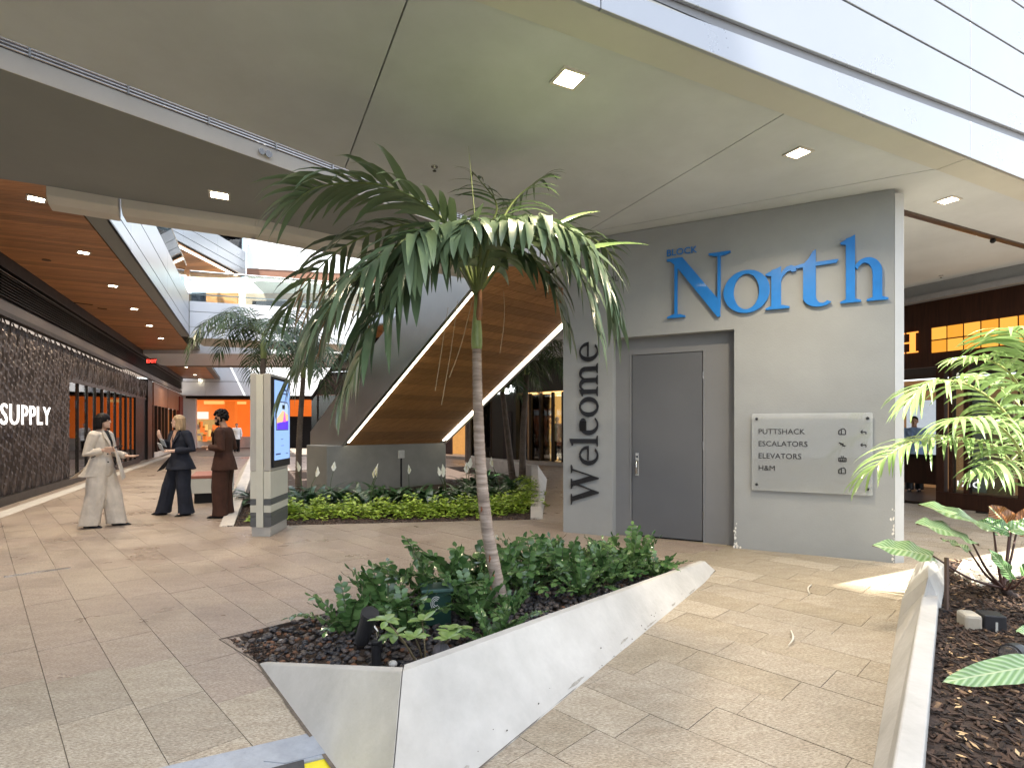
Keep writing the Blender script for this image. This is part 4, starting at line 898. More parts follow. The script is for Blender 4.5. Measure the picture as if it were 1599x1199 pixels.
# ------------------------------------------------------------------ escalator underside
es_ = empty('escalator', (-2.8, 12.5, 0), 'rising escalator with cedar clad underside and two lit edge strips', 'escalator')
sl = V3(1.01, -1, 0).normalized(); rise = .888/1.4213; W_ = 2.565
p0 = V3(-3.66, 12.5, 1.137)
def ep(s, w, dz=0): v = p0+sl*s+V*w; v.z = 1.137+rise*s+dz; return v
nrm_up = (ep(1, 0)-ep(0, 0)).cross(V).normalized()
if nrm_up.z < 0: nrm_up = -nrm_up
Smax = 5.6; i = 0; s = -.25
while s < Smax:
    a, b, c, d = ep(s, -.02), ep(s+.152, -.02), ep(s+.152, W_+.02), ep(s, W_+.02); up_ = nrm_up*.02
    MB().raw([a, b, c, d, a+up_, b+up_, c+up_, d+up_], [(0, 1, 2, 3), (7, 6, 5, 4), (0, 4, 5, 1), (1, 5, 6, 2), (2, 6, 7, 3), (3, 7, 4, 0)]).build('plank', m_wood2, es_); s += .157
def sloped(mb, s0, s1, w0, w1, z0, z1):
    A = [ep(s0, w0, z0), ep(s0, w1, z0), ep(s0, w1, z1), ep(s0, w0, z1)]; B = [ep(s1, w0, z0), ep(s1, w1, z0), ep(s1, w1, z1), ep(s1, w0, z1)]
    return mb.raw(A+B, [(0, 1, 2, 3), (7, 6, 5, 4), (0, 4, 5, 1), (1, 5, 6, 2), (2, 6, 7, 3), (3, 7, 4, 0)])
sloped(MB(), 0, Smax, -.10, -.03, -.015, .0).build('led_strip', m_led, es_); sloped(MB(), 0, Smax, W_+.03, W_+.10, -.015, .0).build('led_strip', m_led, es_)
m_mirror = mat('brushed_metal', (.58, .56, .53), .38, metal=1, var=.05, scale=1.5)
for a, b in ((-1.6, .6), (.605, 2.9), (2.905, Smax)):
    sloped(MB(), a, b, -.20, -.12, -.05, 1.22).build('side_panel', m_mirror, es_)
    sloped(MB(), a, b, W_+.12, W_+.20, -.05, 1.22).build('side_panel', m_mirror, es_)
sloped(MB(), -.3, Smax, -.11, W_+.11, .06, .14).build('truss_cover', m_dark, es_)
sloped(MB(), -1.6, Smax, -.17, -.155, 1.22, 2.0).build('glass_rail', m_glass, es_)
sloped(MB(), -1.6, Smax, -.20, -.13, 2.0, 2.06).build('hand_rail', m_black, es_)
m_plinth = mat('plinth_concrete', (.24, .235, .21), .75, var=.1, scale=2, bump=.2, bscale=20)
b0 = ep(-.05, -.55); b1 = ep(-.05, W_+.18)
bx = MB().prism([V3(b0.x, b0.y), V3(b1.x, b1.y), V3(b1.x, b1.y)-sl*1.0, V3(b0.x, b0.y)-sl*1.0], -.03, 1.06); bev(bx.build('plinth', m_plinth, es_), .02)
c = PD(627, 709, 12.75); MB().box(c, V, sl, V3(0, 0, 1), .07, .03, .09).build('socket_box', mat('grey_box', (.5, .5, .47), .5), es_); MB().tube([c+V3(0, 0, -.08), c+V3(0, 0, -.75)], .02, 8).build('conduit', m_black, es_)
# ------------------------------------------------------------------ shops behind the escalator on the right
rs = empty('shopfront', (0, 23, 0), 'amber lit shop windows beyond the middle planter', 'shop')
w0 = V3(.2, 22.6); wd_ = V3(.6987, -.7154); wn = V3(.7154, .6987)
def wp(px, z=0, off=0):
    k = (px-800)/F; a = w0+wn*off; t = (k*a.y-a.x)/(wd_.x-k*wd_.y); v = a+wd_*t; v.z = z; return v
for x0, x1, z1, m_, nm in ((686, 706, 2.6, mat('dim_brown', (.08, .05, .045), .6), 'dim_window'), (736, 748, 2.9, m_amber, 'lit_window'), (750, 767, 2.9, m_amber, 'lit_window'), (808, 826, 2.6, mat('dim_tan', (.22, .16, .11), .6, emit=(1, .6, .3), es=.12), 'lit_window'), (830, 844, 2.6, mat('dim_tan', (.2, .15, .1), .6), 'lit_window'), (847, 862, 2.65, m_amber, 'lit_window'), (866, 930, 2.7, m_amber, 'lit_window')):
    a, b = wp(x0, 0, .9), wp(x1, 0, .9); MB().slab(a, b, wn, .06, .1, z1).build(nm, m_, rs)
for px in (735, 749, 768, 806, 808, 827, 829, 845, 864, 880, 900):
    a = wp(px); MB().box(a+V3(0, 0, 1.4), wd_, wn, V3(0, 0, 1), .05, .05, 1.4).build('mullion', m_frame if px not in (827, 808) else mat('bronze_l', (.35, .25, .15), .4, metal=.5), rs)
for x0, x1 in ((735, 767), (808, 827), (829, 845), (846, 863), (865, 930)):
    a, b = wp(x0, 0, .05), wp(x1, 0, .05); MB().slab(a, b, wn, .01, .12, 2.75).build('pane', m_glass, rs)
a, b = wp(680), wp(940); MB().slab(a, b, wn, .3, 2.85, 4.1).build('lintel', mat('dark_green', (.03, .035, .03), .5, var=.2), rs)
MB().slab(a-V3(0, 0, 0), b, -wn, .25, -.02, .13).build('step', m_conc2, rs)
a, b = wp(769, 0, -.15), wp(806, 0, -.15); MB().slab(a, b, wn, .4, 0, 3.1).build('entrance_frame', mat('near_black_green', (.018, .022, .02), .35), rs)
a, b = wp(786, 0, -.2), wp(799, 0, -.2); MB().slab(a, b, wn, .02, .1, 2.1).build('door', m_blackm, rs)
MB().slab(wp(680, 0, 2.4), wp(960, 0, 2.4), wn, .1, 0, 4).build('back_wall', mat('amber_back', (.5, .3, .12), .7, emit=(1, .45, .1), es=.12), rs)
MB().prism([wp(680, 0, .1), wp(960, 0, .1), wp(960, 0, 2.4), wp(680, 0, 2.4)], .0, .02).build('shop_floor', TILES[0], rs)
sg = wp(770.5, 2.83, -.2); text('UNTUCKit', sg, wd_, V3(0, 0, 1), .33, emis('shop_sign', (.95, 1, 1), 1.3), 'lettering', rs, .03, xs=.62)
st = MB()
for k in range(6):
    a_ = k*math.pi/3; c = wp(800, 3.02, -.22); st.box(c, wd_*math.cos(a_)+V3(0, 0, math.sin(a_)), wn, wd_*-math.sin(a_)+V3(0, 0, math.cos(a_)), .16, .01, .03)
st.build('emblem', emis('shop_sign', (.95, 1, 1), 1.3), rs)
mbz = MB()   # striped window graphic
for k in range(14):
    c = wp(846.5+k*1.15, .9+k*.10, .35); mbz.box(c, wd_*.8+V3(0, 0, .5 if k % 2 else -.4), wn, V3(0, 0, 1), .22, .01, .028)
mbz.build('window_graphic', m_black, rs, kind='stuff')
# ceiling over the right rear walk continues; small soffit step visible above the sign
# ------------------------------------------------------------------ advertising kiosk
kk = empty('digital_kiosk', (-3.4, 7.8, 0), 'grey advertising kiosk with a glowing phone advert screen', 'kiosk')
ka, kb = PD(391, 700, 7.46), PD(423, 700, 7.46); kc = PD(450, 700, 8.2); kdv = V3(kc.x-kb.x, kc.y-kb.y).normalized(); kn = V3(kdv.y, -kdv.x)
kx = V3(1, 0); Wk = kb.x-ka.x; Dk = math.hypot(kc.x-kb.x, kc.y-kb.y)
ox = V3(ka.x, 7.46); m_k = mat('kiosk_grey', (.40, .385, .355), .5, metal=.25, var=.04); m_kd = mat('kiosk_dark', (.10, .105, .11), .45, metal=.3, var=.05); m_kl = mat('kiosk_light', (.50, .495, .43), .5, metal=.15, var=.04)
def kp(u, w, z=0): v = ox+kx*u+kdv*w; v.z = z; return v
def kbox(name, u0, u1, w0_, w1_, z0, z1, m_): return bev(MB().prism([kp(u0, w0_), kp(u1, w0_), kp(u1, w1_), kp(u0, w1_)], z0, z1).build(name, m_, kk), .003)
kbox('base', .015, Wk-.01, .015, Dk-.02, 0, .13, m_k)
kbox('back_pillar', 0, .085, 0, Dk, .89, 2.21, m_k); kbox('front_pillar', Wk-.095, Wk, 0, Dk, .89, 2.21, m_k); kbox('centre_fin', .087, Wk-.097, -.018, Dk, .13, 2.20, m_kl)
z = .13
for h, m_ in ((.14, m_kd), (.055, m_kd), (.10, m_kl), (.085, m_kd), (.375, m_kl)):
    kbox('band', 0, .085, 0, Dk, z+.003, z+h, m_); kbox('band', Wk-.095, Wk, 0, Dk, z+.003, z+h, m_); z += h
# screen on the right hand face
def sp(w, z, o=.0): v = ox+kx*Wk+kdv*w+kn*o; v.z = z; return v
bev(MB().raw([sp(.01, .93, .002), sp(Dk-.01, .93, .002), sp(Dk-.01, 2.17, .002), sp(.01, 2.17, .002), sp(.01, .93, .035), sp(Dk-.01, .93, .035), sp(Dk-.01, 2.17, .035), sp(.01, 2.17, .035)], [(3, 2, 1, 0), (4, 5, 6, 7), (0, 1, 5, 4), (1, 2, 6, 5), (2, 3, 7, 6), (3, 0, 4, 7)]).build('screen_frame', m_black, kk), .003)
def sq(name, w0_, w1_, z0, z1, m_, o): return MB().quad(sp(w0_, z0, o), sp(w1_, z0, o), sp(w1_, z1, o), sp(w0_, z1, o)).build(name, m_, kk)
e1 = emis('screen_sky', (.30, .50, .95), .27); scr = sq('screen', .04, Dk-.04, 1.03, 2.13, e1, .037)
def part(name, pts, m_, o): return MB().quad(*[sp(Dk*w, z, o) for w, z in pts]).build(name, m_, scr) if False else MB().quad(*[sp(Dk*w, z, o) for w, z in pts]).build(name, m_, kk)
part('phone_print', [(.14, 1.44), (.86, 1.44), (.86, 1.80), (.80, 1.845), (.2, 1.845), (.14, 1.80)], m_black, .0385)
part('phone_print', [(.17, 1.45), (.83, 1.45), (.83, 1.79), (.78, 1.83), (.22, 1.83), (.17, 1.79)], emis('phone_blue', (.5, .68, 1), .26), .040)
part('phone_print', [(.17, 1.60), (.5, 1.72), (.83, 1.66), (.83, 1.55), (.17, 1.5)], emis('phone_peach', (1, .5, .25), .32), .0415)
part('phone_print', [(.17, 1.45), (.83, 1.45), (.83, 1.58), (.17, 1.54)], emis('phone_violet', (.10, .03, .75), .30), .043)
part('phone_print', [(.5, 1.56), (.7, 1.56), (.6, 1.72)], emis('phone_pink', (.8, .12, .55), .3), .0445)
part('phone_print', [(.46, 1.74), (.62, 1.74), (.62, 1.80), (.46, 1.80)], m_black, .0445)
for w0_, w1_, z_, h in ((.5, .75, 2.0, .025), (.36, .78, 1.95, .018), (.42, .55, 1.31, .008), (.42, .6, 1.22, .006), (.12, .4, 1.10, .02), (.7, .85, 1.10, .01)): part('text_print', [(w0_, z_), (w1_, z_), (w1_, z_+h), (w0_, z_+h)], emis('ad_ink', (.03, .05, .15), .2), .0385)
# ------------------------------------------------------------------ planter bench between the people and kiosk
bn_ = P(321, 783); t = empty('bench', tuple(bn_), 'low white planter bench with a reddish top behind the suited pair', 'bench')
MB().box(bn_+V3(0, .3, .10), CD, NC, V3(0, 0, 1), .5, .30, .10).build('base', m_black, t); bev(MB().box(bn_+V3(0, .3, .34), CD, NC, V3(0, 0, 1), .60, .36, .14).build('body', m_strip, t), .01)
bev(MB().box(bn_+V3(0, .3, .515), CD, NC, V3(0, 0, 1), .60, .36, .028).build('seat', mat('red_wood', (.32, .12, .08), .5), t), .008)
# ------------------------------------------------------------------ restaurant at the right
rt = empty('restaurant_front', (8.5, 10, 0), 'dark timber restaurant front with an amber tiled transom light', 'restaurant')
OFF = 11.62
def rp(px, z=0, off=0):
    v = onface(px, OFF+off); v.z = z; return v
rd = CD; a, b = rp(1395), onface(1700, OFF)
def rbox(name, px0, px1, z0, z1, m_, off=0, th=.1):
    return MB().slab(rp(px0, 0, off), rp(px1, 0, off), NC, th, z0, z1).build(name, m_, rt)
m_rwood = mat('dark_timber', (.035, .013, .007), .5, spec=.3, var=.35, scale=3, stretch=((8, 8, .6), (0, 0, 0)))
rbox('bulkhead', 1380, 1760, 3.86, 4.1, m_gut, -.45, .5); rbox('bulkhead_lip', 1380, 1760, 3.80, 3.90, mat('grey_lip', (.26, .26, .27), .5), -.5, .04)
rbox('fascia', 1380, 1760, 2.62, 3.86, m_rwood, 0, .15); 
# transom tiles
sT0, sT1 = rp(1457).dot(CD), rp(1760).dot(CD); m_tt = [emis('amber_tile', (1, .38, .035), .25), emis('amber_tile_b', (1, .44, .06), .28)]
n = 0; s = sT0; stp = -.262
def rs_(s, z, off=0): v = NC*(OFF+off)+CD*s; v.z = z; return v
zt0 = 2.88
while s > sT1:
    for j in range(2):
        z0 = zt0+j*.245; o = MB().slab(rs_(s, 0, -.035), rs_(s+stp+.032, 0, -.035), NC, .03, z0, z0+.218).build('lit_tile', m_tt[(n+j) % 2], rt)
    s += stp; n += 1
for px0, px1 in ((1462, 1474), (1482, 1487), (1505, 1512), (1590, 1600)): rbox('timber_post', px0, px1, .0, 2.62, m_rwood, -.02, .14)
rbox('timber_sill', 1462, 1760, .0, .28, m_rwood, -.05, .2)
rbox('pane', 1488, 1760, .28, 2.6, m_glass, .05, .01)
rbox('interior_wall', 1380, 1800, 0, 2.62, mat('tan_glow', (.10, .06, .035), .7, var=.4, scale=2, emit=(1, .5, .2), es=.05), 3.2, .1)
MB().prism([rp(1380, 0, .2), rp(1800, 0, .2), rp(1800, 0, 3.2), rp(1380, 0, 3.2)], .0, .02).build('interior_floor', mat('dark_floor', (.06, .04, .03), .4), rt)
MB().prism([rp(1380, 0, .2), rp(1800, 0, .2), rp(1800, 0, 3.2), rp(1380, 0, 3.2)], 2.65, 2.8).build('interior_ceiling', m_dark, rt)
rbox('grey_curtain', 1515, 1541, .3, 2.3, mat('grey_screen', (.42, .40, .35), .7), .25, .06); rbox('tan_partition', 1542, 1583, .3, 1.95, mat('tan_screen', (.42, .27, .14), .6, var=.15), .25, .06)
rbox('white_panel', 1416, 1463, .75, 2.1, mat('bright_window', (.5, .5, .5), .6, emit=(.8, .9, 1), es=.12), 2.6, .04)
rbox('side_board', 1412, 1463, .28, .85, m_rwood, 1.2, .06); rbox('shelf', 1412, 1463, .84, .9, m_black, 1.1, .2)
rbox('shelf', 1412, 1463, 2.25, 2.35, mat('shelf_grey', (.3, .3, .28), .6), 1.0, .3)
text('171C', rs_(rp(1490.5).dot(CD), .40, -.002+.03), -CD, V3(0, 0, 1), .155, emis('number_white', (1, 1, 1), .35), 'number', rt, .006, xs=1.15)
hm = emis('amber_letter', (1, .36, .06), .38)
sh = rp(1427).dot(CD); mb = MB(); 
for dx, w, z0, z1 in ((0, .05, 2.93, 3.31), (.24, .05, 2.93, 3.31)): mb.box(rs_(sh+dx, (z0+z1)/2, -.03), CD, NC, V3(0, 0, 1), w, .01, (z1-z0)/2)
for dx in (0, .24):
    for zz in (2.93, 3.31): mb.box(rs_(sh+dx, zz, -.034), CD, NC, V3(0, 0, 1), .10, .01, .012)
mb.box(rs_(sh+.12, 3.12, -.038), CD, NC, V3(0, 0, 1), .12, .01, .014); mb.build('sign_letter', hm, rt)
# ================================================================== vegetation
Z1 = V3(0, 0, 1)
def catmull(pts, n):
    pts = [Vector(p) for p in pts]; P_ = [pts[0]*2-pts[1]]+pts+[pts[-1]*2-pts[-2]]; out = []
    segs = len(pts)-1
    for i in range(n+1):
        u = i/n*segs; k = min(int(u), segs-1); t = u-k; a, b, c, d = P_[k:k+4]
        out.append(.5*((2*b)+(c-a)*t+(2*a-5*b+4*c-d)*t*t+(3*b-a-3*c+d)*t**3))
    return out
m_leafA = leafmat('palm_leaf', (.055, .10, .045), (.21, .285, .16), .32, trans=.12, scale=2)
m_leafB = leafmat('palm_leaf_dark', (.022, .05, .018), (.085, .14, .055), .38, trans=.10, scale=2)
m_leafC = leafmat('palm_leaf_bright', (.11, .21, .05), (.32, .43, .17), .25, trans=.3, scale=2)
m_rach = mat('palm_rachis', (.13, .17, .06), .5, var=.2, scale=8)
m_shaft = mat('crownshaft', (.20, .27, .085), .42, var=.3, scale=6, stretch=((3, 3, .6), (0, 0, 0)), col2=(.36, .42, .17))
m_trunk = mat('palm_trunk', (.27, .20, .155), .85, var=.3, scale=4, bump=.7, bscale=40, stretch=((1, 1, 9), (0, 0, 0)), col2=(.50, .40, .33))
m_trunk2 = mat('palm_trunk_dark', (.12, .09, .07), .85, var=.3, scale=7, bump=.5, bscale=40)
m_fibre = mat('dry_sheath', (.34, .17, .09), .8, var=.4, scale=14, stretch=((4, 4, .5), (0, 0, 0)))
def blade(mb, p, d, nrm, L, w, droop, seg=5, fold=.22, twist=0, wmax=.38):
    """tapered, folded, drooping leaflet"""
    d = d.normalized(); nrm = (nrm-d*nrm.dot(d)).normalized(); vs = []; k = len(mb.v); step = L/seg
    for i in range(seg+1):
        t = i/seg; ww = w*(min(1, (t+.06)/wmax)**.6)*(max(0, 1-t)**.62 if t > wmax else 1)
        if i == seg: ww = .0008
        s_ = d.cross(nrm)
        mb.v += [p-s_*ww+nrm*(ww*fold), Vector(p), p+s_*ww+nrm*(ww*fold)]
        d = (d+V3(0, 0, -droop*(0.6+t)*1.0/seg)).normalized(); nrm = (nrm-d*nrm.dot(d)).normalized()
        if twist: nrm = (nrm+d.cross(nrm)*twist/seg).normalized()
        p = p+d*step
    for i in range(seg):
        a = k+i*3; mb.f += [(a, a+1, a+4, a+3), (a+1, a+2, a+5, a+4)]; mb.mi += [mb.cur]*2
def frond_leaflets(curve, n, L, w, droop, r, t0=.14, lift=.15, fwd=.55, seg=5, tipw=.55):
    """yields (builder) per leaflet along the rachis"""
    N = len(curve)-1; out = []
    for i in range(n):
        t = t0+(1-t0)*(i/(n-1))**.95; u = t*N; k = min(int(u), N-1); p = curve[k].lerp(curve[k+1], u-k); tan = (curve[k+1]-curve[k]).normalized()
        side = tan.cross(Z1)
        if side.length < .15: side = tan.orthogonal()
        side.normalize(); upn = side.cross(tan).normalized()
        for sg in (-1, 1):
            prof = (math.sin(math.pi*min(1, .18+.72*(t-t0)/(1-t0))))**.5; l = L*prof*r.uniform(.85, 1.12)
            f = fwd+.9*max(0, (t-.8)/.2)**2
            d = tan*(f+r.uniform(-.15, .15))+side*sg*(1-.45*max(0, (t-.85)/.15))+upn*(lift+r.uniform(-.22, .22)); mb = MB()
            blade(mb, p+tan*r.uniform(-.01, .01), d, upn+side*r.uniform(-.3, .3), l, w*r.uniform(.8, 1.15)*(.7+.3*prof), droop*r.uniform(.7, 1.35), seg, twist=r.uniform(-.5, .5))
            out.append(mb)
    return out
def ringed(mb, pts, r0, r1, step=.035, n=14, bulge=.06):
    c = catmull(pts, max(8, int(sum((pts[i+1]-pts[i]).length for i in range(len(pts)-1))/step)*3)); rad = []
    for i in range(len(c)): t = i/(len(c)-1); rad.append((r0+(r1-r0)*t)*(1+(bulge if i % 3 == 0 else (-bulge*.3 if i % 3 == 1 else 0)))*(1+.02*math.sin(i*1.7)))
    mb.tube(c, rad, n); return mb
# ------------------------------------------------------------------ the tall front palm
pbase = P(784, 957, -.01); palm = empty('palm_tree', tuple(pbase), 'tall slender palm with drooping glossy fronds rising from the front planter', 'palm tree')
D0 = pbase.y
tp = [pbase+V3(.0, 0, -.02), PD(776, 905, D0), PD(762, 830, D0), PD(752, 740, D0), PD(747, 640, D0), PD(745, 541, D0)]
rr = [(34, 957), (26, 900), (23, 830), (21, 740), (16, 640), (14, 541)]
c = catmull(tp, 150); mb = MB(); rad = []
for i, p in enumerate(c):
    t = i/150; w = .100-.03*min(1, t*4)-.028*t if t < .25 else .068-.022*(t-.25)/.75
    rad.append(w*.78*(1+(.05 if i % 4 == 0 else -.02 if i % 4 == 1 else 0)))
mb.tube(c, rad, 18); mb.build('trunk', m_trunk, palm, smooth=True)
mb = MB(); 
for (px, py, l) in ((776, 900, .09), (770, 872, .06), (757, 795, .05), (771, 920, .05)):
    p = PD(px-5, py, D0-.052); mb.tube([p+V3(0, 0, l/2), p+V3(.004, -.004, 0), p-V3(.003, 0, l/2)], [.002, .009, .002], 6)
mb.build('bark_scar', mat('rust_scar', (.22, .075, .03), .8, var=.3, scale=30), palm, kind='stuff')
cr_ = [PD(745, 545, D0), PD(745, 520, D0), PD(745, 490, D0), PD(746, 455, D0)]
MB().tube(catmull(cr_, 16), [.034+.012*math.sin(math.pi*min(1, .25+i/14))-.012*(i/16)**2 for i in range(17)], 14).build('crownshaft', m_shaft, palm, smooth=True)
mb = MB().tube(catmull([PD(748, 500, D0-.03), PD(750, 470, D0-.035), PD(748, 435, D0-.02)], 6), [.018, .026, .024, .02, .018, .014, .006], 8); mb.build('dry_sheath', m_fibre, palm, smooth=True)
C0 = (745, 462, D0)
FR = [ # control points (px, py, depth), leaflets per side, length, width, droop
 ([C0, (722, 385, 4.38), (668, 322, 4.2), (590, 288, 4.05), (505, 290, 3.95), (462, 312, 3.9)], 22, .58, .027, 1.0),
 ([C0, (700, 372, 4.15), (640, 372, 3.85), (560, 430, 3.6), (500, 500, 3.5)], 20, .62, .034, 1.5),
 ([C0, (735, 385, 4.2), (700, 352, 3.95), (655, 375, 3.7), (625, 440, 3.6)], 16, .52, .033, 2.1),
 ([C0, (782, 372, 4.2), (850, 345, 3.95), (915, 385, 3.8), (950, 450, 3.75)], 21, .50, .031, 1.5),
 ([C0, (765, 385, 4.15), (790, 352, 3.9), (835, 352, 3.7), (885, 400, 3.6)], 16, .40, .031, 2.0),
 ([C0, (750, 400, 4.2), (752, 362, 4.0), (735, 345, 3.75), (715, 365, 3.6)], 14, .36, .030, 2.2),
 ([C0, (785, 385, 4.5), (850, 372, 4.5), (905, 425, 4.4), (935, 520, 4.35)], 21, .52, .027, 1.6),
 ([C0, (705, 395, 4.5), (645, 400, 4.35), (590, 470, 4.2), (560, 560, 4.15)], 20, .62, .034, 1.7),
 ([C0, (712, 400, 4.25), (650, 425, 3.95), (590, 500, 3.75), (545, 600, 3.7)], 19, .58, .036, 1.8),
 ([C0, (700, 385, 4.45), (615, 400, 4.3), (520, 480, 4.2), (455, 590, 4.15)], 20, .60, .032, 1.7),
 ([C0, (790, 365, 4.2), (870, 352, 4.0), (935, 425, 3.95), (958, 505, 3.95)], 17, .46, .032, 1.9),
 ([C0, (798, 400, 4.4), (850, 425, 4.3), (885, 505, 4.3)], 15, .44, .030, 1.8),
 ([C0, (712, 385, 4.7), (640, 350, 4.9), (530, 390, 5.0), (450, 480, 5.0)], 22, .66, .030, 1.3),
 ([C0, (700, 400, 4.7), (620, 400, 4.8), (530, 470, 4.8), (470, 570, 4.7)], 20, .60, .028, 1.5),
 ([C0, (760, 370, 4.8), (776, 320, 5.1), (742, 272, 5.35)], 16, .42, .018, 1.2),
 ([C0, (775, 368, 4.7), (805, 312, 4.95), (850, 276, 5.1)], 16, .40, .017, 1.3),
 ([C0, (790, 385, 4.7), (868, 360, 5.0), (935, 378, 5.1), (968, 420, 5.1)], 18, .42, .026, 1.2)]
r = random.Random(5); nleaf = 0; extra = MB()
for k, (cp_, n, L, w, dr_) in enumerate(FR):
    cv = catmull([PD(*q) for q in cp_], 26)
    fr_ = MB().tube(cv, [.013*(1-i/27)**.7+.0025 for i in range(27)], 6).build('frond', m_rach, palm, smooth=True)
    lv_ = frond_leaflets(cv, n-1, L*1.12, w*(1.85 if k < 12 else 1.4), dr_*.85, r, t0=.18, fwd=.85 if k < 12 else .6, lift=.2 if k not in (14, 15) else .05)
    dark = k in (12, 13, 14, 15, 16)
    if k < 12 and nleaf+len(lv_) <= 300:
        for b in lv_: b.build('leaflet', m_leafA, fr_, smooth=True); nleaf += 1
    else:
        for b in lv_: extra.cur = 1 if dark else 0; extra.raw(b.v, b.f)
# two long leaflets reaching out over the wall, and a stiff unopened spear
for a, b, w in (((905, 392, 3.9), (1012, 366, 4.15), .028), ((870, 350, 3.95), (935, 322, 4.1), .022)):
    A, B = PD(*a), PD(*b); mb = MB(); blade(mb, A, (B-A)+V3(0, 0, .03), V3(.2, -.6, .6), (B-A).length, w, .35, 7); mb.build('leaflet', m_leafC, palm, smooth=True)
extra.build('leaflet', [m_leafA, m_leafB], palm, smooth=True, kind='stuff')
MB().tube([PD(746, 455, D0), PD(742, 340, D0), PD(732, 228, D0-.05)], [.010, .006, .001], 6).build('spear_leaf', m_rach, palm, smooth=True)
mb = MB()
for q in (((700, 480, 4.3), (688, 560, 4.3), (680, 610, 4.3)), ((715, 470, 4.35), (705, 545, 4.35), (690, 632, 4.35)), ((738, 470, 4.3), (720, 540, 4.3), (702, 590, 4.3)), ((787, 455, 4.3), (788, 500, 4.3), (781, 552, 4.3))):
    mb.tube(catmull([PD(*p) for p in q], 8), .0022, 4)
mb.build('dry_strand', mat('dry_strand', (.42, .33, .2), .8), palm, kind='stuff')
mb = MB()   # brown dead leaflet tips on the left
for i in range(16):
    p = PD(470+rng.random()*70, 420+rng.random()*120, 4.75); blade(mb, p, V3(-.5, 0, -.8)+V3(rng.uniform(-.3, .3), 0, 0), V3(0, -1, .2), rng.uniform(.15, .32), .012, .6)
mb.build('dry_leaflet', leafmat('dry_palm', (.16, .09, .04), (.34, .22, .10), .7), palm, kind='stuff')
# ------------------------------------------------------------------ other palms
def make_palm(base, top, label, nf, FL, nl, LL, w, m_leaf, rad=.07, seed=1, droopf=1.0, grp=None, up=.9, trunkm=None):
    r = random.Random(seed); base = Vector(base); top = Vector(top); t = empty('palm_tree', tuple(base), label, 'palm tree', grp)
    mid = (base+top)/2+V3(r.uniform(-.05, .05), 0, 0); ringed(MB(), [base-V3(0, 0, .05), mid, top], rad*1.15, rad*.8, .06, 10).build('trunk', trunkm or m_trunk2, t, smooth=True)
    MB().tube([top, top+V3(0, 0, .25), top+V3(0, 0, .5)], [rad*.9, rad, rad*.45], 10).build('crownshaft', m_shaft, t, smooth=True)
    c0 = top+V3(0, 0, .42)
    for k in range(nf):
        a = 2*math.pi*(k*.382+r.uniform(-.04, .04)); e = up*(1-.85*k/nf)+r.uniform(-.1, .1); h = V3(math.cos(a), math.sin(a)); L_ = FL*r.uniform(.85, 1.1); pts = []; p = c0.copy(); d = (h+Z1*(e*1.6+.2)).normalized()
        for i in range(9):
            pts.append(p.copy()); p = p+d*(L_/8); d = (d+V3(0, 0, -.26*droopf*(1+i*.12))).normalized()
        cv = catmull(pts, 18); f = MB().tube(cv, [.012*(1-i/19)+.002 for i in range(19)], 5).build('frond', m_rach, t, smooth=True)
        mb = MB()
        for b in frond_leaflets(cv, nl, LL, w, 1.3, r, t0=.16, seg=3): mb.raw(b.v, b.f)
        mb.build('leaflet', m_leaf, f, smooth=True, kind='stuff')
    return t
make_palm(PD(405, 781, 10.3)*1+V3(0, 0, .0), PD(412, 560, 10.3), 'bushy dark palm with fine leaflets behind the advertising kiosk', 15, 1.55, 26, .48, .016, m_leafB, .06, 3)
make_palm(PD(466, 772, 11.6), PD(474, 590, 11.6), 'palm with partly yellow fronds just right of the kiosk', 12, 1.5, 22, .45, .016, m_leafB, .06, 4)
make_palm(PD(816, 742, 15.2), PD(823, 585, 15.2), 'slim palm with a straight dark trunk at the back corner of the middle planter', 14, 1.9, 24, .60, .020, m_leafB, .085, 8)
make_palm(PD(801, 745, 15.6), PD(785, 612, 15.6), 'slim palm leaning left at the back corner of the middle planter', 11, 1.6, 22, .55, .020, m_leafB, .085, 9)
make_palm(PD(731, 735, 17.5), PD(730, 610, 17.5), 'slim palm trunk rising behind the escalator foot', 9, 1.5, 18, .5, .020, m_leafB, .085, 10)
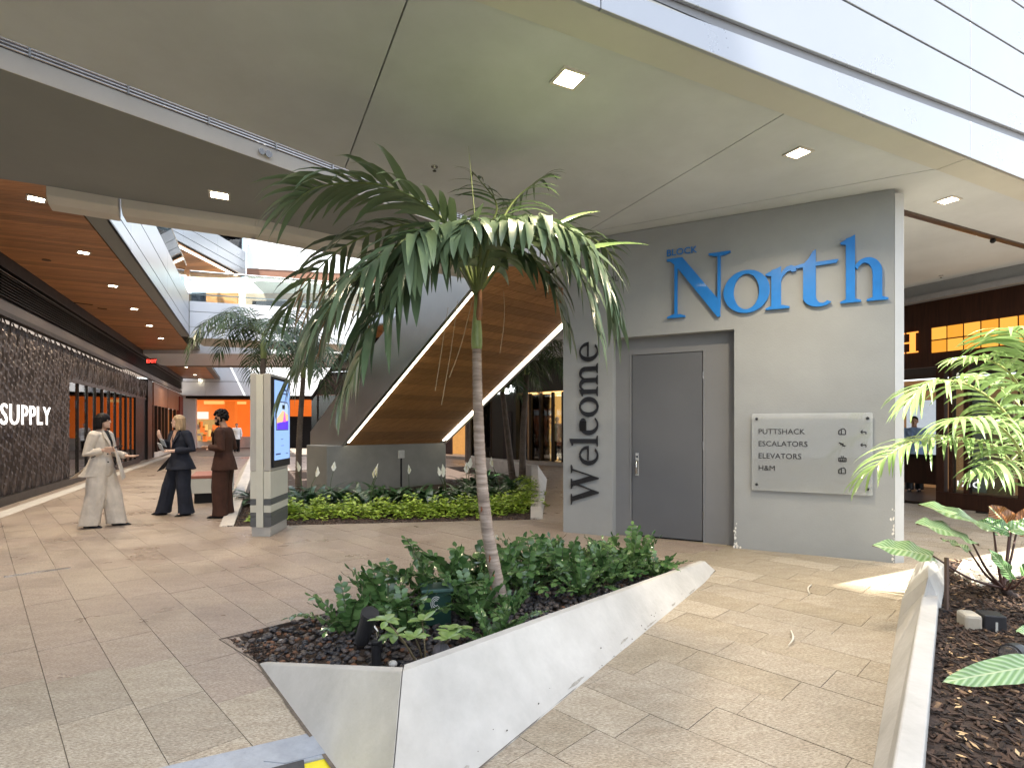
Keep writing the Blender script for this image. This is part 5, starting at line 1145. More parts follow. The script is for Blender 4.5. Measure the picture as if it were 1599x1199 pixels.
# ------------------------------------------------------------------ sunlit palm at the right edge
rpb = PD(1640, 905, 4.5); rpb.z = .2; rp_ = empty('palm_tree', tuple(rpb), 'sunlit clumping palm with yellow green fronds at the right edge', 'palm tree')
stemp = [PD(1612, 780, 4.5), PD(1600, 700, 4.5)]
for dx, tip in ((0, (1606, 700, 4.45)), (.12, (1640, 640, 4.6)), (-.06, (1620, 760, 4.3))):
    MB().tube(catmull([rpb+V3(dx, dx*.5, -.05), (rpb+PD(*tip))/2+V3(.03, 0, 0), PD(*tip)], 10), [.03-.001*i for i in range(11)], 10).build('cane', m_shaft, rp_, smooth=True)
RF = [([(1618, 775, 4.45), (1560, 702, 4.4), (1490, 683, 4.4), (1415, 694, 4.4), (1350, 742, 4.4)], 24, .34, .020, 1.0),
      ([(1618, 740, 4.4), (1575, 650, 4.3), (1510, 600, 4.3), (1450, 598, 4.3), (1425, 622, 4.3)], 18, .34, .019, 1.0),
      ([(1620, 700, 4.5), (1590, 600, 4.5), (1545, 562, 4.5), (1500, 560, 4.5)], 13, .28, .018, .9),
      ([(1622, 690, 4.5), (1606, 580, 4.4), (1600, 530, 4.3), (1580, 515, 4.2)], 14, .36, .022, 1.0),
      ([(1618, 770, 4.3), (1585, 690, 4.1), (1540, 655, 4.0), (1490, 655, 3.9)], 16, .34, .020, 1.2),
      ([(1625, 760, 4.3), (1640, 640, 4.2), (1690, 560, 4.2), (1760, 560, 4.2)], 16, .36, .020, 1.1),
      ([(1625, 760, 4.6), (1610, 660, 4.9), (1560, 600, 5.1), (1530, 590, 5.3)], 14, .34, .020, 1.1),
      ([(1618, 790, 4.4), (1598, 740, 4.2), (1570, 720, 4.0), (1535, 735, 3.9)], 12, .28, .018, 1.4)]
r = random.Random(11); cnt = 0
for k, (cp_, n, L, w, dr_) in enumerate(RF):
    n += 5; L *= 1.2; w *= 1.2; cv = catmull([PD(*q) for q in cp_], 20); f = MB().tube(cv, [.011*(1-i/21)+.002 for i in range(21)], 6).build('frond', mat('yellow_rachis', (.36, .38, .14), .45, var=.1), rp_, smooth=True)
    for b in frond_leaflets(cv, n, L, w, dr_*1.2, r, t0=.18, lift=.3, fwd=.7): b.build('leaflet', m_leafC, f, smooth=True); cnt += 1
MB().tube(catmull([PD(1600, 700, 4.2), (PD(1560, 735, 4.1)), PD(1506, 752, 4.0)], 10), [.006-.0003*i for i in range(11)], 6).build('dead_stalk', mat('dry_strand', (.42, .33, .2), .8), rp_, smooth=True)
# ------------------------------------------------------------------ broad leaved plant at the right
ph = empty('philodendron', tuple(PD(1573, 925, 4.22)), 'broad leaved philodendron on dark stems leaning over the low wall', 'plant')
def bigleafmat(name, a, c, rough=.3, under=(.17, .07, .025)):
    m = bpy.data.materials.new(name); m.use_nodes = True; n = m.node_tree; b = n.nodes['Principled BSDF']; L = n.links
    uv = n.nodes.new('ShaderNodeUVMap'); sx = n.nodes.new('ShaderNodeSeparateXYZ'); L.new(uv.outputs[0], sx.inputs[0])
    ab = n.nodes.new('ShaderNodeMath'); ab.operation = 'ABSOLUTE'; L.new(sx.outputs[0], ab.inputs[0])
    k = n.nodes.new('ShaderNodeMath'); k.operation = 'MULTIPLY_ADD'; k.inputs[1].default_value = -.28; L.new(ab.outputs[0], k.inputs[0]); L.new(sx.outputs[1], k.inputs[2])
    sn = n.nodes.new('ShaderNodeMath'); sn.operation = 'MULTIPLY'; sn.inputs[1].default_value = 75; L.new(k.outputs[0], sn.inputs[0]); s2 = n.nodes.new('ShaderNodeMath'); s2.operation = 'SINE'; L.new(sn.outputs[0], s2.inputs[0])
    cr = n.nodes.new('ShaderNodeValToRGB'); cr.color_ramp.elements[0].position = .25; cr.color_ramp.elements[1].position = 1; cr.color_ramp.elements[0].color = (*a, 1); cr.color_ramp.elements[1].color = (*c, 1)
    mr = n.nodes.new('ShaderNodeMapRange'); mr.inputs['From Min'].default_value = -1; L.new(s2.outputs[0], mr.inputs[0]); L.new(mr.outputs[0], cr.inputs[0])
    rib = n.nodes.new('ShaderNodeMath'); rib.operation = 'LESS_THAN'; rib.inputs[1].default_value = .045; L.new(ab.outputs[0], rib.inputs[0])
    m1 = n.nodes.new('ShaderNodeMixRGB'); L.new(rib.outputs[0], m1.inputs[0]); L.new(cr.outputs[0], m1.inputs[1]); m1.inputs[2].default_value = (.45, .52, .28, 1)
    geo = n.nodes.new('ShaderNodeNewGeometry'); mx = n.nodes.new('ShaderNodeMixRGB'); L.new(geo.outputs['Backfacing'], mx.inputs[0]); L.new(m1.outputs[0], mx.inputs[1]); mx.inputs[2].default_value = (*under, 1)
    L.new(mx.outputs[0], b.inputs['Base Color']); b.inputs['Roughness'].default_value = rough
    bp_ = n.nodes.new('ShaderNodeBump'); bp_.inputs['Strength'].default_value = .35; bp_.inputs['Distance'].default_value = .004; L.new(s2.outputs[0], bp_.inputs['Height']); L.new(bp_.outputs[0], b.inputs['Normal'])
    return m
m_big = bigleafmat('philodendron_leaf', (.17, .29, .10), (.36, .48, .26)); m_bigd = bigleafmat('philodendron_leaf_deep', (.09, .19, .05), (.20, .32, .14)); m_bro = bigleafmat('bronze_leaf', (.26, .10, .03), (.36, .15, .05), under=(.26, .10, .03))
def bigleaf(base, tip, w, m_, up=(0, 0, 1), sag=.08, par=None, name='leaf', fold=.12, wav=.012):
    base, tip = Vector(base), Vector(tip); ax = tip-base; L_ = ax.length; ax.normalize(); upv = Vector(up); upv = (upv-ax*upv.dot(ax)).normalized(); sd_ = ax.cross(upv)
    nu, nv = 14, 8; mb = MB(); vs = []; uvs = []
    for i in range(nu+1):
        t = i/nu; ww = w*(math.sin(math.pi*min(1, (t*.93+.07)))**.62)*(1-.28*t) if t < 1 else .001
        back = .06*L_*(1-t)*0
        for j in range(-nv//2, nv//2+1):
            u = j/(nv/2); p = base+ax*(L_*t-.05*L_*abs(u)*(1-t))+sd_*(ww*u)+upv*(fold*abs(u)*ww-sag*L_*((t-.3)**2)*1.4+wav*math.sin(t*17+u*2)*abs(u)); vs.append(p); uvs.append((u*ww/w, t))
    m = nv+1; fs = [(i*m+j, i*m+j+1, (i+1)*m+j+1, (i+1)*m+j) for i in range(nu) for j in range(nv)]; mb.raw(vs, fs)
    o = mb.build(name, m_, par, smooth=True); ul = o.data.uv_layers.new(name='UVMap')
    for lp in o.data.loops: ul.data[lp.index].uv = uvs[lp.vertex_index]
    return o
root = PD(1566, 918, 4.2)
m_pet = mat('petiole', (.09, .045, .035), .45, var=.2, scale=10)
LV = [((1552, 828, 4.15), (1440, 781, 3.95), .15, m_big, (-.2, -.45, .9)), ((1516, 842, 4.0), (1436, 812, 3.75), .135, m_big, (0, -.5, .9)),
      ((1458, 868, 3.95), (1366, 848, 3.85), .10, m_big, (0, -.6, .8)), ((1514, 860, 4.1), (1470, 838, 4.3), .07, m_big, (.2, -.4, .8)),
      ((1577, 830, 4.2), (1528, 812, 4.3), .09, m_bigd, (0, -.8, .6)), ((1582, 905, 4.0), (1548, 858, 3.9), .055, m_bigd, (-.5, -.6, .6)),
      ((1580, 826, 4.3), (1546, 790, 4.3), .11, m_bro, (0, -1, .1)), ((1588, 830, 4.35), (1625, 785, 4.4), .10, m_bro, (0, -1, .1)),
      ((1577, 828, 4.2), (1650, 812, 4.2), .09, m_big, (0, -.5, .9)), ((1600, 900, 4.0), (1640, 870, 3.9), .09, m_bigd, (0, -.5, .9)),
      ((1640, 1035, 2.75), (1478, 1062, 2.7), .075, m_big, (0, -.75, .65)), ((1640, 1000, 3.2), (1590, 985, 3.2), .08, m_big, (0, -.5, .9))]
for b, t, w, m_, up_ in LV:
    B, T = PD(*b), PD(*t); bigleaf(B, T, w, m_, up_, par=ph)
    if b[2] > 3.9:
        mid = (root+B)/2+V3(0, 0, -.04); MB().tube(catmull([root, mid, B], 10), [.012-.0006*i for i in range(11)], 7).build('petiole', m_pet, ph, smooth=True)
MB().tube(catmull([V3(root.x+.10, root.y, .18), root+V3(.06, 0, -.06), root], 8), [.05, .046, .04, .04, .036, .034, .03, .026, .02], 9).build('stem', mat('dark_stem', (.05, .032, .025), .8, var=.4, scale=20, bump=.8, bscale=40), ph, smooth=True)
# ------------------------------------------------------------------ zz plants in the front planter
m_zz = leafmat('zz_leaf', (.018, .062, .016), (.16, .27, .09), .2, trans=.06, scale=9)
m_zs = mat('zz_stalk', (.05, .09, .025), .45, var=.3, scale=20)
def ovate(mb, p, d, nrm, L, w, fold=.18, curl=.12):
    d = d.normalized(); nrm = (nrm-d*nrm.dot(d)).normalized(); s_ = d.cross(nrm); k = len(mb.v)
    for t, ww in ((0, .12), (.3, .92), (.62, 1.0), (.86, .55)):
        c = p+d*(L*t)-nrm*(curl*L*t*t); mb.v += [c-s_*(w*ww)+nrm*(fold*w*ww), c, c+s_*(w*ww)+nrm*(fold*w*ww)]
    mb.v.append(p+d*L-nrm*(curl*L))
    for i in range(3): a = k+i*3; mb.f += [(a, a+1, a+4, a+3), (a+1, a+2, a+5, a+4)]; mb.mi += [mb.cur]*2
    a = k+9; mb.f += [(a, a+1, a+3), (a+1, a+2, a+3)]; mb.mi += [mb.cur]*2
def make_zz(seed, ns, H):
    r = random.Random(seed); t = empty('zz_plant', (0, 0, 0))
    for k in range(ns):
        a = k*2.4+r.uniform(-.3, .3); lean = r.uniform(.25, 1.5); L_ = H*r.uniform(.75, 1.1); h = V3(math.cos(a), math.sin(a)); p = h*r.uniform(.01, .05); d = (Z1+h*lean*.6).normalized(); pts = []
        for i in range(9): pts.append(p.copy()); p = p+d*(L_/8); d = (d+h*.09*lean+V3(0, 0, -.03*i*lean)).normalized()
        st_ = MB().tube(pts, [.009-.0008*i for i in range(9)], 6).build('stalk', m_zs, t, smooth=True)
        mb = MB(); n = int(L_/.050)
        for i in range(n):
            tt = .22+.78*i/(n-1); u = tt*8; q = min(int(u), 7); c = pts[q].lerp(pts[q+1], u-q); tan = (pts[q+1]-pts[q]).normalized(); sd_ = tan.cross(h+V3(.01, 0, .01)).normalized()
            if i == n-1: ovate(mb, c, tan, sd_.cross(tan), .06, .016); continue
            for sg in (-1, 1):
                ovate(mb, c, tan*r.uniform(.25, .6)+sd_*sg*r.uniform(.8, 1)+h*r.uniform(-.2, .3), sd_.cross(tan)*(1 if r.random() < .8 else -1)+V3(0, 0, .5), r.uniform(.058, .084)*(1-.25*abs(tt-.55)), r.uniform(.020, .028))
        mb.build('leaflet', m_zz, st_, smooth=True, kind='stuff')
    return t
protos = [make_zz(1, 11, .52), make_zz(2, 13, .56), make_zz(3, 10, .48), make_zz(4, 14, .6)]
ZZ = [(-1.18, 3.98, .95, 'leftmost zz plant arching out over the grey pebbles'), (-.95, 4.22, 1.1, 'zz plant with upright stalks behind the black spotlight'), (-.74, 3.95, .85, 'zz plant low between the spotlight and the green utility box'),
      (-.62, 4.55, 1.15, 'tall zz plant behind the green utility box'), (-.40, 4.75, 1.35, 'tallest zz plant with curling stalks left of the palm trunk'), (-.30, 4.25, .95, 'zz plant with pale green leaves just left of the palm foot'),
      (-.12, 5.05, 1.2, 'zz plant with a slim stalk close behind the palm trunk'), (.12, 4.95, 1.0, 'zz plant immediately right of the palm trunk'), (.22, 5.45, 1.15, 'zz plant standing tall midway along the back edge'),
      (.48, 5.25, 1.0, 'zz plant with broad drooping leaves right of the trunk'), (.68, 5.60, .95, 'dark zz plant in front of the left corner of the wall block'), (.62, 4.88, .78, 'low zz plant over the pebbles near the concrete rim'),
      (.92, 5.22, 1.0, 'bushy zz plant at the rim in front of the Welcome wall'), (1.18, 5.52, 1.05, 'zz plant with yellow green new growth before the grey door'), (1.42, 5.42, .85, 'rightmost low zz plant near the wedge tip of the planter'),
      (-.12, 3.72, .72, 'short zz plant at the rim in front of the palm foot'), (.92, 5.72, .9, 'slender zz plant at the far back edge before the recess'), (-.02, 4.35, .6, 'small zz plant at the foot of the leaning palm')]
for i, (x, y, s, lb_) in enumerate(ZZ):
    pr_ = protos[i % 4]; t = pr_ if i < 4 else dup(pr_, (0, 0, 0)); t.location = (x, y, -.02); t.rotation_euler = (0, 0, i*1.3); t.scale = (s, s, s); tag(t, lb_, 'zz plant', 'zz plants in the front planter')
# paler broad-leaved shrub near the box
m_var = leafmat('variegated_leaf', (.06, .16, .04), (.30, .40, .12), .25, trans=.1, scale=22)
vp = empty('leafy_shrub', (-.5, 3.35, -.02), 'small shrub with yellow edged oval leaves before the green box', 'shrub'); r = random.Random(3)
for k in range(7):
    a = k*.9; h = V3(math.cos(a), math.sin(a)*.7); b0_ = V3(-.52, 3.38, -.02)+h*.03; e_ = b0_+h*r.uniform(.12, .24)+Z1*r.uniform(.18, .36); MB().tube([b0_, (b0_+e_)/2+Z1*.03, e_], [.006, .005, .004], 5).build('twig', mat('twig', (.16, .13, .07), .7), vp, smooth=True)
    for j in range(6):
        b_ = a+j*1.05; hh = V3(math.cos(b_), math.sin(b_)); mb = MB(); ovate(mb, e_, hh+Z1*r.uniform(-.1, .6), Z1-hh*.3, r.uniform(.08, .12), r.uniform(.022, .032)); mb.build('leaf', m_var, vp, smooth=True)
# ------------------------------------------------------------------ peace lilies and ground cover in the middle planter
m_lily = leafmat('lily_leaf', (.012, .04, .014), (.045, .105, .035), .28, trans=.05, scale=5)
m_spathe = mat('white_spathe', (.8, .8, .72), .5, var=.03)
def make_lily(seed, nfl):
    r = random.Random(seed); t = empty('peace_lily', (0, 0, 0)); mb = MB()
    for k in range(30):
        a = k*2.4; h = V3(math.cos(a), math.sin(a)); up_ = r.uniform(.5, 1.6); blade(mb, h*.03, h+Z1*up_, Z1-h*.3, r.uniform(.34, .55), r.uniform(.035, .05), r.uniform(1.0, 1.9), 5, wmax=.5)
    mb.build('leaf_clump', m_lily, t, smooth=True, kind='stuff')
    for k in range(nfl):
        a = r.uniform(0, 6.3); h = V3(math.cos(a), math.sin(a)); p = h*.12+Z1*r.uniform(.36, .46); MB().tube([h*.02, p*.6+Z1*.06, p], [.005, .004, .003], 5).build('stalk', m_zs, t)
        mb = MB(); blade(mb, p, Z1+h*.15, V3(0, -1, .2), .13, .035, .2, 5, wmax=.45, fold=.5); mb.build('flower', m_spathe, t, smooth=True); MB().tube([p+V3(0, -.012, .02), p+V3(0, -.014, .08)], .006, 6).build('spadix', mat('spadix', (.6, .55, .3), .7), t)
    return t
lp = [make_lily(1, 2), make_lily(2, 1), make_lily(3, 0), make_lily(4, 3)]
LX = [(340, 0), (405, 1), (440, 3), (478, 0), (512, 1), (545, 2), (575, 3), (608, 2), (640, 1), (668, 2), (700, 3), (728, 0), (758, 2), (785, 1)]
used = set()
for i, (px, k) in enumerate(LX):
    if px < 400: continue
    D = 10.35+.35*math.sin(i*1.9)+(.8 if px > 740 else 0); x = (px-800)/F*D
    t = lp[k] if k not in used else dup(lp[k], (0, 0, 0)); used.add(k); t.location = (x, D, -.01); t.rotation_euler = (0, 0, i*.9); s = 1.5+.1*math.sin(i*3); t.scale = (s, s, s)
    tag(t, 'lily clump %s, %s from the kiosk in the row below the plinth' % (('with two white flowers', 'with one white flower', 'without flowers', 'with three white flowers')[k], ORD[i-1]), 'peace lily', 'peace lilies below the escalator plinth')
for i in range(11):
    x, D = -4.3+i*.42, 10.95+.1*math.sin(i*2); t = dup(lp[2], (x, D, -.01), i*.7, 1.45, 'tall dark foliage clump hugging the plinth, %s from the left' % ORD[i]); t['group'] = 'dark foliage clumps hugging the plinth'
for i in range(9):
    x, D = -.35+rng.uniform(-.6, .6), 12+i*.35; t = dup(lp[2], (x-.2, D, -.01), i*1.1, 1.35, 'dense dark foliage clump, %s from the front at the back right of the middle planter' % ORD[i]); t['group'] = 'dark foliage clumps at the back of the middle planter'; t['name_kind'] = 0; del t['name_kind']
m_gc = leafmat('ground_cover_leaf', (.14, .26, .02), (.50, .62, .09), .4, trans=.2, scale=6)
path_ = [V3(-4.25, 9.15), V3(-3.2, 9.3), V3(-2.0, 9.35), V3(-.9, 9.45), V3(-.1, 9.85), V3(.25, 10.9), V3(.38, 12.2), V3(.25, 13.6)]
cvp = catmull(path_, 60); mb = MB(); gc = random.Random(2)
for i in range(12000):
    u = gc.random()*59.99; k = int(u); c = cvp[k].lerp(cvp[k+1], u-k); tan = (cvp[k+1]-cvp[k]).normalized(); nn = V3(-tan.y, tan.x); q = gc.uniform(-1, 1); wd2 = .44 if k < 40 else .28
    edge = 1+.18*math.sin(u*2.1)+.1*math.sin(u*5.3); p = c+nn*(q*wd2*edge); hgt = .24*(1-abs(q)**3)*(.8+.35*math.sin(u*1.7+q*3))
    p.z = gc.uniform(.2, 1)**.7*max(.02, hgt)*(1+.35*math.sin(u*9+q*5)); a = gc.uniform(0, 6.3); d = V3(math.cos(a), math.sin(a), gc.uniform(-.3, .5)).normalized(); s_ = V3(-d.y, d.x, gc.uniform(-.3, .3)).normalized(); l = gc.uniform(.045, .085)
    mb.quad(p, p+d*l*.55-s_*l*.38, p+d*l*1.15, p+d*l*.55+s_*l*.38)
mb.build('ground_cover', m_gc, kind='stuff')
# ------------------------------------------------------------------ garden hardware
m_bk = mat('lamp_black', (.022, .022, .024), .5, var=.25, scale=14)
sp0 = P(590, 1040, 0); t = empty('spotlight', tuple(sp0), 'black cylindrical garden spotlight standing in the pebbles', 'spotlight')
a, b = PD(565, 1000, 3.46), PD(577, 962, 3.40)
MB().tube([a-(b-a).normalized()*.03, a, b], [.03, .045, .05], 18).build('housing', m_bk, t, smooth=False); MB().tube([b, b+(b-a).normalized()*.03], [.056, .056], 18).build('cowl', m_bk, t)
MB().tube([PD(588, 1037, 3.42), PD(588, 1005, 3.42)], .030, 14).build('transformer', m_bk, t); MB().tube([PD(588, 1010, 3.42), PD(590, 985, 3.42), PD(583, 975, 3.42)], .008, 8).build('bracket', m_steel, t); MB().tube([PD(588, 1003, 3.42), PD(588, 1000, 3.42)], .033, 14).build('cap', m_bk, t)
gb = PD(681, 962, 4.2); gb.z = 0; t = empty('utility_box', tuple(gb), 'dark green irrigation box with a pale spiral emblem among the plants', 'utility box'); m_gb = mat('box_green', (.012, .045, .032), .45, var=.15)
bev(MB().box(gb+V3(0, .02, .13), V3(1, .25), V3(-.25, 1), Z1, .105, .08, .13).build('body', m_gb, t), .006); bev(MB().box(gb+V3(0, .02, .265), V3(1, .25), V3(-.25, 1), Z1, .12, .10, .012).build('lid', mat('lid_green', (.05, .10, .085), .4), t), .004)
mb = MB(); cx = gb+V3(.01, -.062, .17); X_ = V3(1, .25).normalized()
for rr_ in (.052, .038, .024):
    o_ = arc(0, 0, rr_*.8, rr_, 50, 320, 16); i_ = arc(0, 0, (rr_-.007)*.8, rr_-.007, 50, 320, 16)
    for k in range(16): mb.quad(*[cx+X_*q[0]+Z1*q[1] for q in (o_[k], o_[k+1], i_[k+1], i_[k])])
mb.build('emblem', mat('emblem_pale', (.6, .6, .55), .6), t)
s0_ = P(690, 1030, .02); bev(MB().ball(PD(690, 1018, 3.28), .055, .04, .06, 12, 8).build('rock', mat('grey_rock', (.13, .12, .125), .7, var=.4, scale=14, stretch=((6, 1, 1), (0, 0, 0))), smooth=True, label='upright grey streaked rock at the planter rim', cat='rock'), .001)
MB().ball(P(614, 1036, .02), .028, .025, .022, 12, 8).build('pale_stone', mat('pebble_white', (.75, .72, .66), .6, var=.05), smooth=True, label='single white stone beside the black spotlight', cat='stone')
# right planter lamps and stake
c = PD(1530, 972, 3.55); t = empty('flood_light', (c.x, c.y, .2), 'boxy garden floodlight with a tan hood lying on the bark', 'floodlight')
X_ = V3(.95, -.3, 0).normalized(); Y_ = V3(.3, .95, 0)
bev(MB().box(c+X_*.06, X_, Y_, Z1, .06, .06, .07).build('housing', m_bk, t), .008); hd = MB().box(c-X_*.055, X_, Y_, Z1, .05, .065, .062).build('hood', mat('tan_hood', (.42, .38, .30), .6, var=.1), t); bev(hd, .02)
MB().box(c+X_*.065-Y_*.0605, X_, Y_, Z1, .006, .002, .03).build('sticker', m_strip, t)
MB().tube([c+V3(.02, 0, -.06), V3(c.x+.02, c.y, .19)], .02, 8).build('spike', m_bk, t)
c = PD(1588, 1018, 3.05); t = empty('spotlight', (c.x, c.y, .2), 'black round spotlight tipped on its side over the bark', 'spotlight')
a = c-V3(.06, .03, 0); MB().tube([c+V3(.10, .02, -.015), c, a], [.03, .052, .056], 18).build('housing', m_bk, t, smooth=False); MB().tube([a-V3(.0, .0, 0), a-V3(.012, .006, 0)], [.047, .047], 16).build('lens', mat('lens', (.5, .5, .5), .1, metal=.8), t)
MB().tube([c+V3(.04, 0, -.02), V3(c.x+.05, c.y, .18)], .015, 8).build('spike', m_bk, t)
c = PD(1476, 962, 3.85); t = empty('junction_post', (c.x, c.y, .2), 'thin brown stake with a small black box inside the low wall', 'stake')
MB().box(c+V3(0, 0, 0), V3(1, 0), V3(0, 1), Z1, .03, .03, .05).build('box', m_bk, t); MB().box(c+V3(.012, 0, .22), V3(1, 0), V3(0, 1), Z1, .008, .012, .19).build('stake', mat('stake_brown', (.12, .08, .06), .8), t)

# small litter on the right paving
m_twig = mat('pale_twig', (.6, .56, .48), .8, var=.1)
for pts, lab in (([P(1268, 912, .012), P(1262, 918, .03), P(1265, 928, .012)], 'pale curled twig on the paving before the directory wall'), ([P(1235, 983, .012), P(1239, 996, .03), P(1231, 1008, .012)], 'pale curled leaf stalk on the paving, nearer the camera')):
    MB().tube(catmull(pts, 8), [.003, .006, .007, .007, .006, .006, .005, .004, .002], 6).build('twig', m_twig, smooth=True, label=lab, cat='twig')
# ================================================================== people
def blob(name, mb, m_, par, vox=.012, smooth_it=2):
    """fuse overlapping pieces into one continuous skin"""
    me = mb.mesh('tmp', m_); o = bpy.data.objects.new('tmp', me); COL.objects.link(o)
    r_ = o.modifiers.new('r', 'REMESH'); r_.mode = 'VOXEL'; r_.voxel_size = vox; r_.use_smooth_shade = True
    s_ = o.modifiers.new('s', 'SMOOTH'); s_.iterations = smooth_it; s_.factor = .5
    dg = bpy.context.evaluated_depsgraph_get(); dg.update(); nm = bpy.data.meshes.new_from_object(o.evaluated_get(dg)); bpy.data.objects.remove(o)
    nm.transform(Matrix.Translation(-wloc(par))); nm.materials.clear(); nm.materials.append(m_); nm.name = name
    q = bpy.data.objects.new(name, nm); COL.objects.link(q); q.parent = par; return q
def person(loc, face, H, label, pose, look, vox=.011, cat='person', name='person', skin=(.45, .27, .19)):
    """local frame: x = the person's right, y = forward, z = up; pose gives joints for a 1.7 m body"""
    f = Vector((face[0], face[1], 0)).normalized(); rt_ = V3(f.y, -f.x); loc = Vector(loc); S = H/1.7
    t = empty(name, tuple(loc), label, cat)
    def w(p): return loc+(rt_*p[0]+f*p[1]+Z1*p[2])*S
    ms = mat('skin_%d' % int(skin[0]*100), skin, .5, var=.06, scale=30)
    def ell(c, a, b, n=18, tilt=0, pw=1.0):
        out = []
        for i in range(n):
            u = 2*math.pi*i/n; cx_, sy_ = math.cos(u), math.sin(u); out.append(w((c[0]+a*math.copysign(abs(cx_)**pw, cx_), c[1]+b*math.copysign(abs(sy_)**pw, sy_), c[2]+tilt*sy_)))
        return out
    hp = Vector(pose.get('head', (0, .03, 1.585))); hf = Vector(pose.get('look', (0, 1, 0))); hf = hf.normalized(); hr = Vector((hf.y, -hf.x, 0)).normalized(); hu = hr.cross(hf)
    def hpnt(a, b, c): return w(hp+hr*a+hf*b+hu*c)
    B = MB(); ax = ((w(hr)-w((0, 0, 0))).normalized(), (w(hf)-w((0, 0, 0))).normalized(), (w(hu)-w((0, 0, 0))).normalized())
    B.ball(hpnt(0, -.005, .02), .074*S, .092*S, .095*S, 20, 14, ax); B.ball(hpnt(0, .03, -.045), .052*S, .055*S, .06*S, 14, 10, ax)
    B.ball(hpnt(0, .088, -.012), .012*S, .022*S, .022*S, 10, 8, ax); B.ball(hpnt(0, .082, -.055), .022*S, .012*S, .009*S, 10, 6, ax); B.ball(hpnt(0, .075, -.088), .02*S, .016*S, .016*S, 8, 6, ax)
    for sg in (-1, 1): B.ball(hpnt(.074*sg, -.01, -.008), .012*S, .018*S, .03*S, 8, 6, ax); B.ball(hpnt(.03*sg, .078, .018), .02*S, .010*S, .006*S, 8, 6, ax)
    B.tube([w(hp+Vector((0, -.01, -.05))), w((0, .0, 1.46)), w((0, -.01, 1.36))], [.05*S, .054*S, .085*S], 12)
    B.loft([ell((0, 0, 1.42), .10, .07), ell((0, 0, 1.36), .16, .095), ell((0, 0, 1.2), .16, .11), ell((0, 0, 1.02), .13, .10), ell((0, 0, .9), .16, .11), ell((0, 0, .82), .14, .10)])
    for sg, k in ((-1, 'L'), (1, 'R')):
        sh_ = Vector(pose.get('sh'+k, (.18*sg, 0, 1.385))); el_ = Vector(pose['el'+k]); wr_ = Vector(pose['wr'+k]); hd_ = Vector(pose['hand'+k])   # hand direction
        B.tube([w(sh_), w((sh_+el_)/2), w(el_), w((el_+wr_)/2), w(wr_)], [.048*S, .043*S, .036*S, .034*S, .025*S], 10)
        hd_.normalize(); pn = Vector(pose.get('palm'+k, (0, 0, 1))); pn = (pn-hd_*pn.dot(hd_)).normalized(); sd_ = hd_.cross(pn)
        pc = wr_+hd_*.05
        B.box(w(pc), (w(hd_)-w((0, 0, 0))), (w(sd_)-w((0, 0, 0))), (w(pn)-w((0, 0, 0))), .046*S, .040*S, .014*S)
        curl = pose.get('curl'+k, .35)
        for j, ln in enumerate((.062, .072, .068, .054)):
            o_ = sd_*(-.030+.020*j); a0 = wr_+hd_*.088+o_; d1 = (hd_-pn*curl*.5+o_*1.5).normalized(); a1 = a0+d1*ln*.5; d2 = (d1-pn*curl).normalized(); a2 = a1+d2*ln*.5
            B.tube([w(a0-hd_*.02), w(a0), w(a1), w(a2)], [.0095*S, .0095*S, .009*S, .0075*S], 8)
        a0 = wr_+hd_*.035-sd_*.035; d1 = (hd_*.7-sd_*.75-pn*.2).normalized(); B.tube([w(a0+sd_*.01), w(a0+d1*.03), w(a0+d1*.03+(d1-pn*.4).normalized()*.032)], [.012*S, .011*S, .009*S], 8)
        hipj = Vector((.085*sg, 0, .88)); kn_ = Vector(pose['kn'+k]); an_ = Vector(pose['an'+k]); B.tube([w(hipj), w((hipj+kn_)/2), w(kn_), w((kn_+an_)/2), w(an_)], [.082*S, .07*S, .052*S, .05*S, .036*S], 12)
        ft = Vector(pose.get('ft'+k, (0, 1, 0))).normalized(); B.tube([w(an_), w(an_+ft*.04+Vector((0, 0, -.045))), w(an_+ft*.14+Vector((0, 0, -.06)))], [.036*S, .034*S, .022*S], 8)
    blob('body', B, ms, t, vox*.72, 1)
    # eyes
    for sg in (-1, 1):
        MB().ball(hpnt(.030*sg, .082, .006), .009*S, .006*S, .005*S, 8, 6, ax).build('eye', mat('eye_dark', (.03, .02, .015), .2), t, smooth=True)
    MB().ball(hpnt(0, .092, -.055), .018*S, .004*S, .0045*S, 8, 6, ax).build('mouth', mat('lip', (.36, .12, .10), .5), t, smooth=True)
    # trousers
    wleg = look.get('leg', (.105, .095, .085, .09)); T = MB(); T.loft([ell((0, 0, 1.0), .145, .105), ell((0, 0, .93), .165, .12), ell((0, 0, .84), .17, .125), ell((0, 0, .80), .15, .11)])
    for sg, k in ((-1, 'L'), (1, 'R')):
        hipj = Vector((.085*sg, 0, .88)); kn_ = Vector(pose['kn'+k]); an_ = Vector(pose['an'+k]); hem = an_+Vector((0, 0, -.055)); rings = []
        pts = [hipj, hipj.lerp(kn_, .5), kn_, kn_.lerp(hem, .35), kn_.lerp(hem, .7), hem]; rad = [wleg[0], lerp(wleg[0], wleg[1], .5), wleg[1], lerp(wleg[1], wleg[2], .5), wleg[2], wleg[3]]
        for i, (p, r_) in enumerate(zip(pts, rad)):
            rings.append([w((p[0]+(r_*math.cos(2*math.pi*q/20))*(1+.05*math.sin(q*3+i)), p[1]+(r_*1.12*math.sin(2*math.pi*q/20))*(1+.06*math.sin(q*2+i*1.3)), p[2]+.006*math.sin(q))) for q in range(20)])
        T.loft(rings)
    mt = look['trouser_mat']; blob('trousers', T, mt, t, vox, 1)
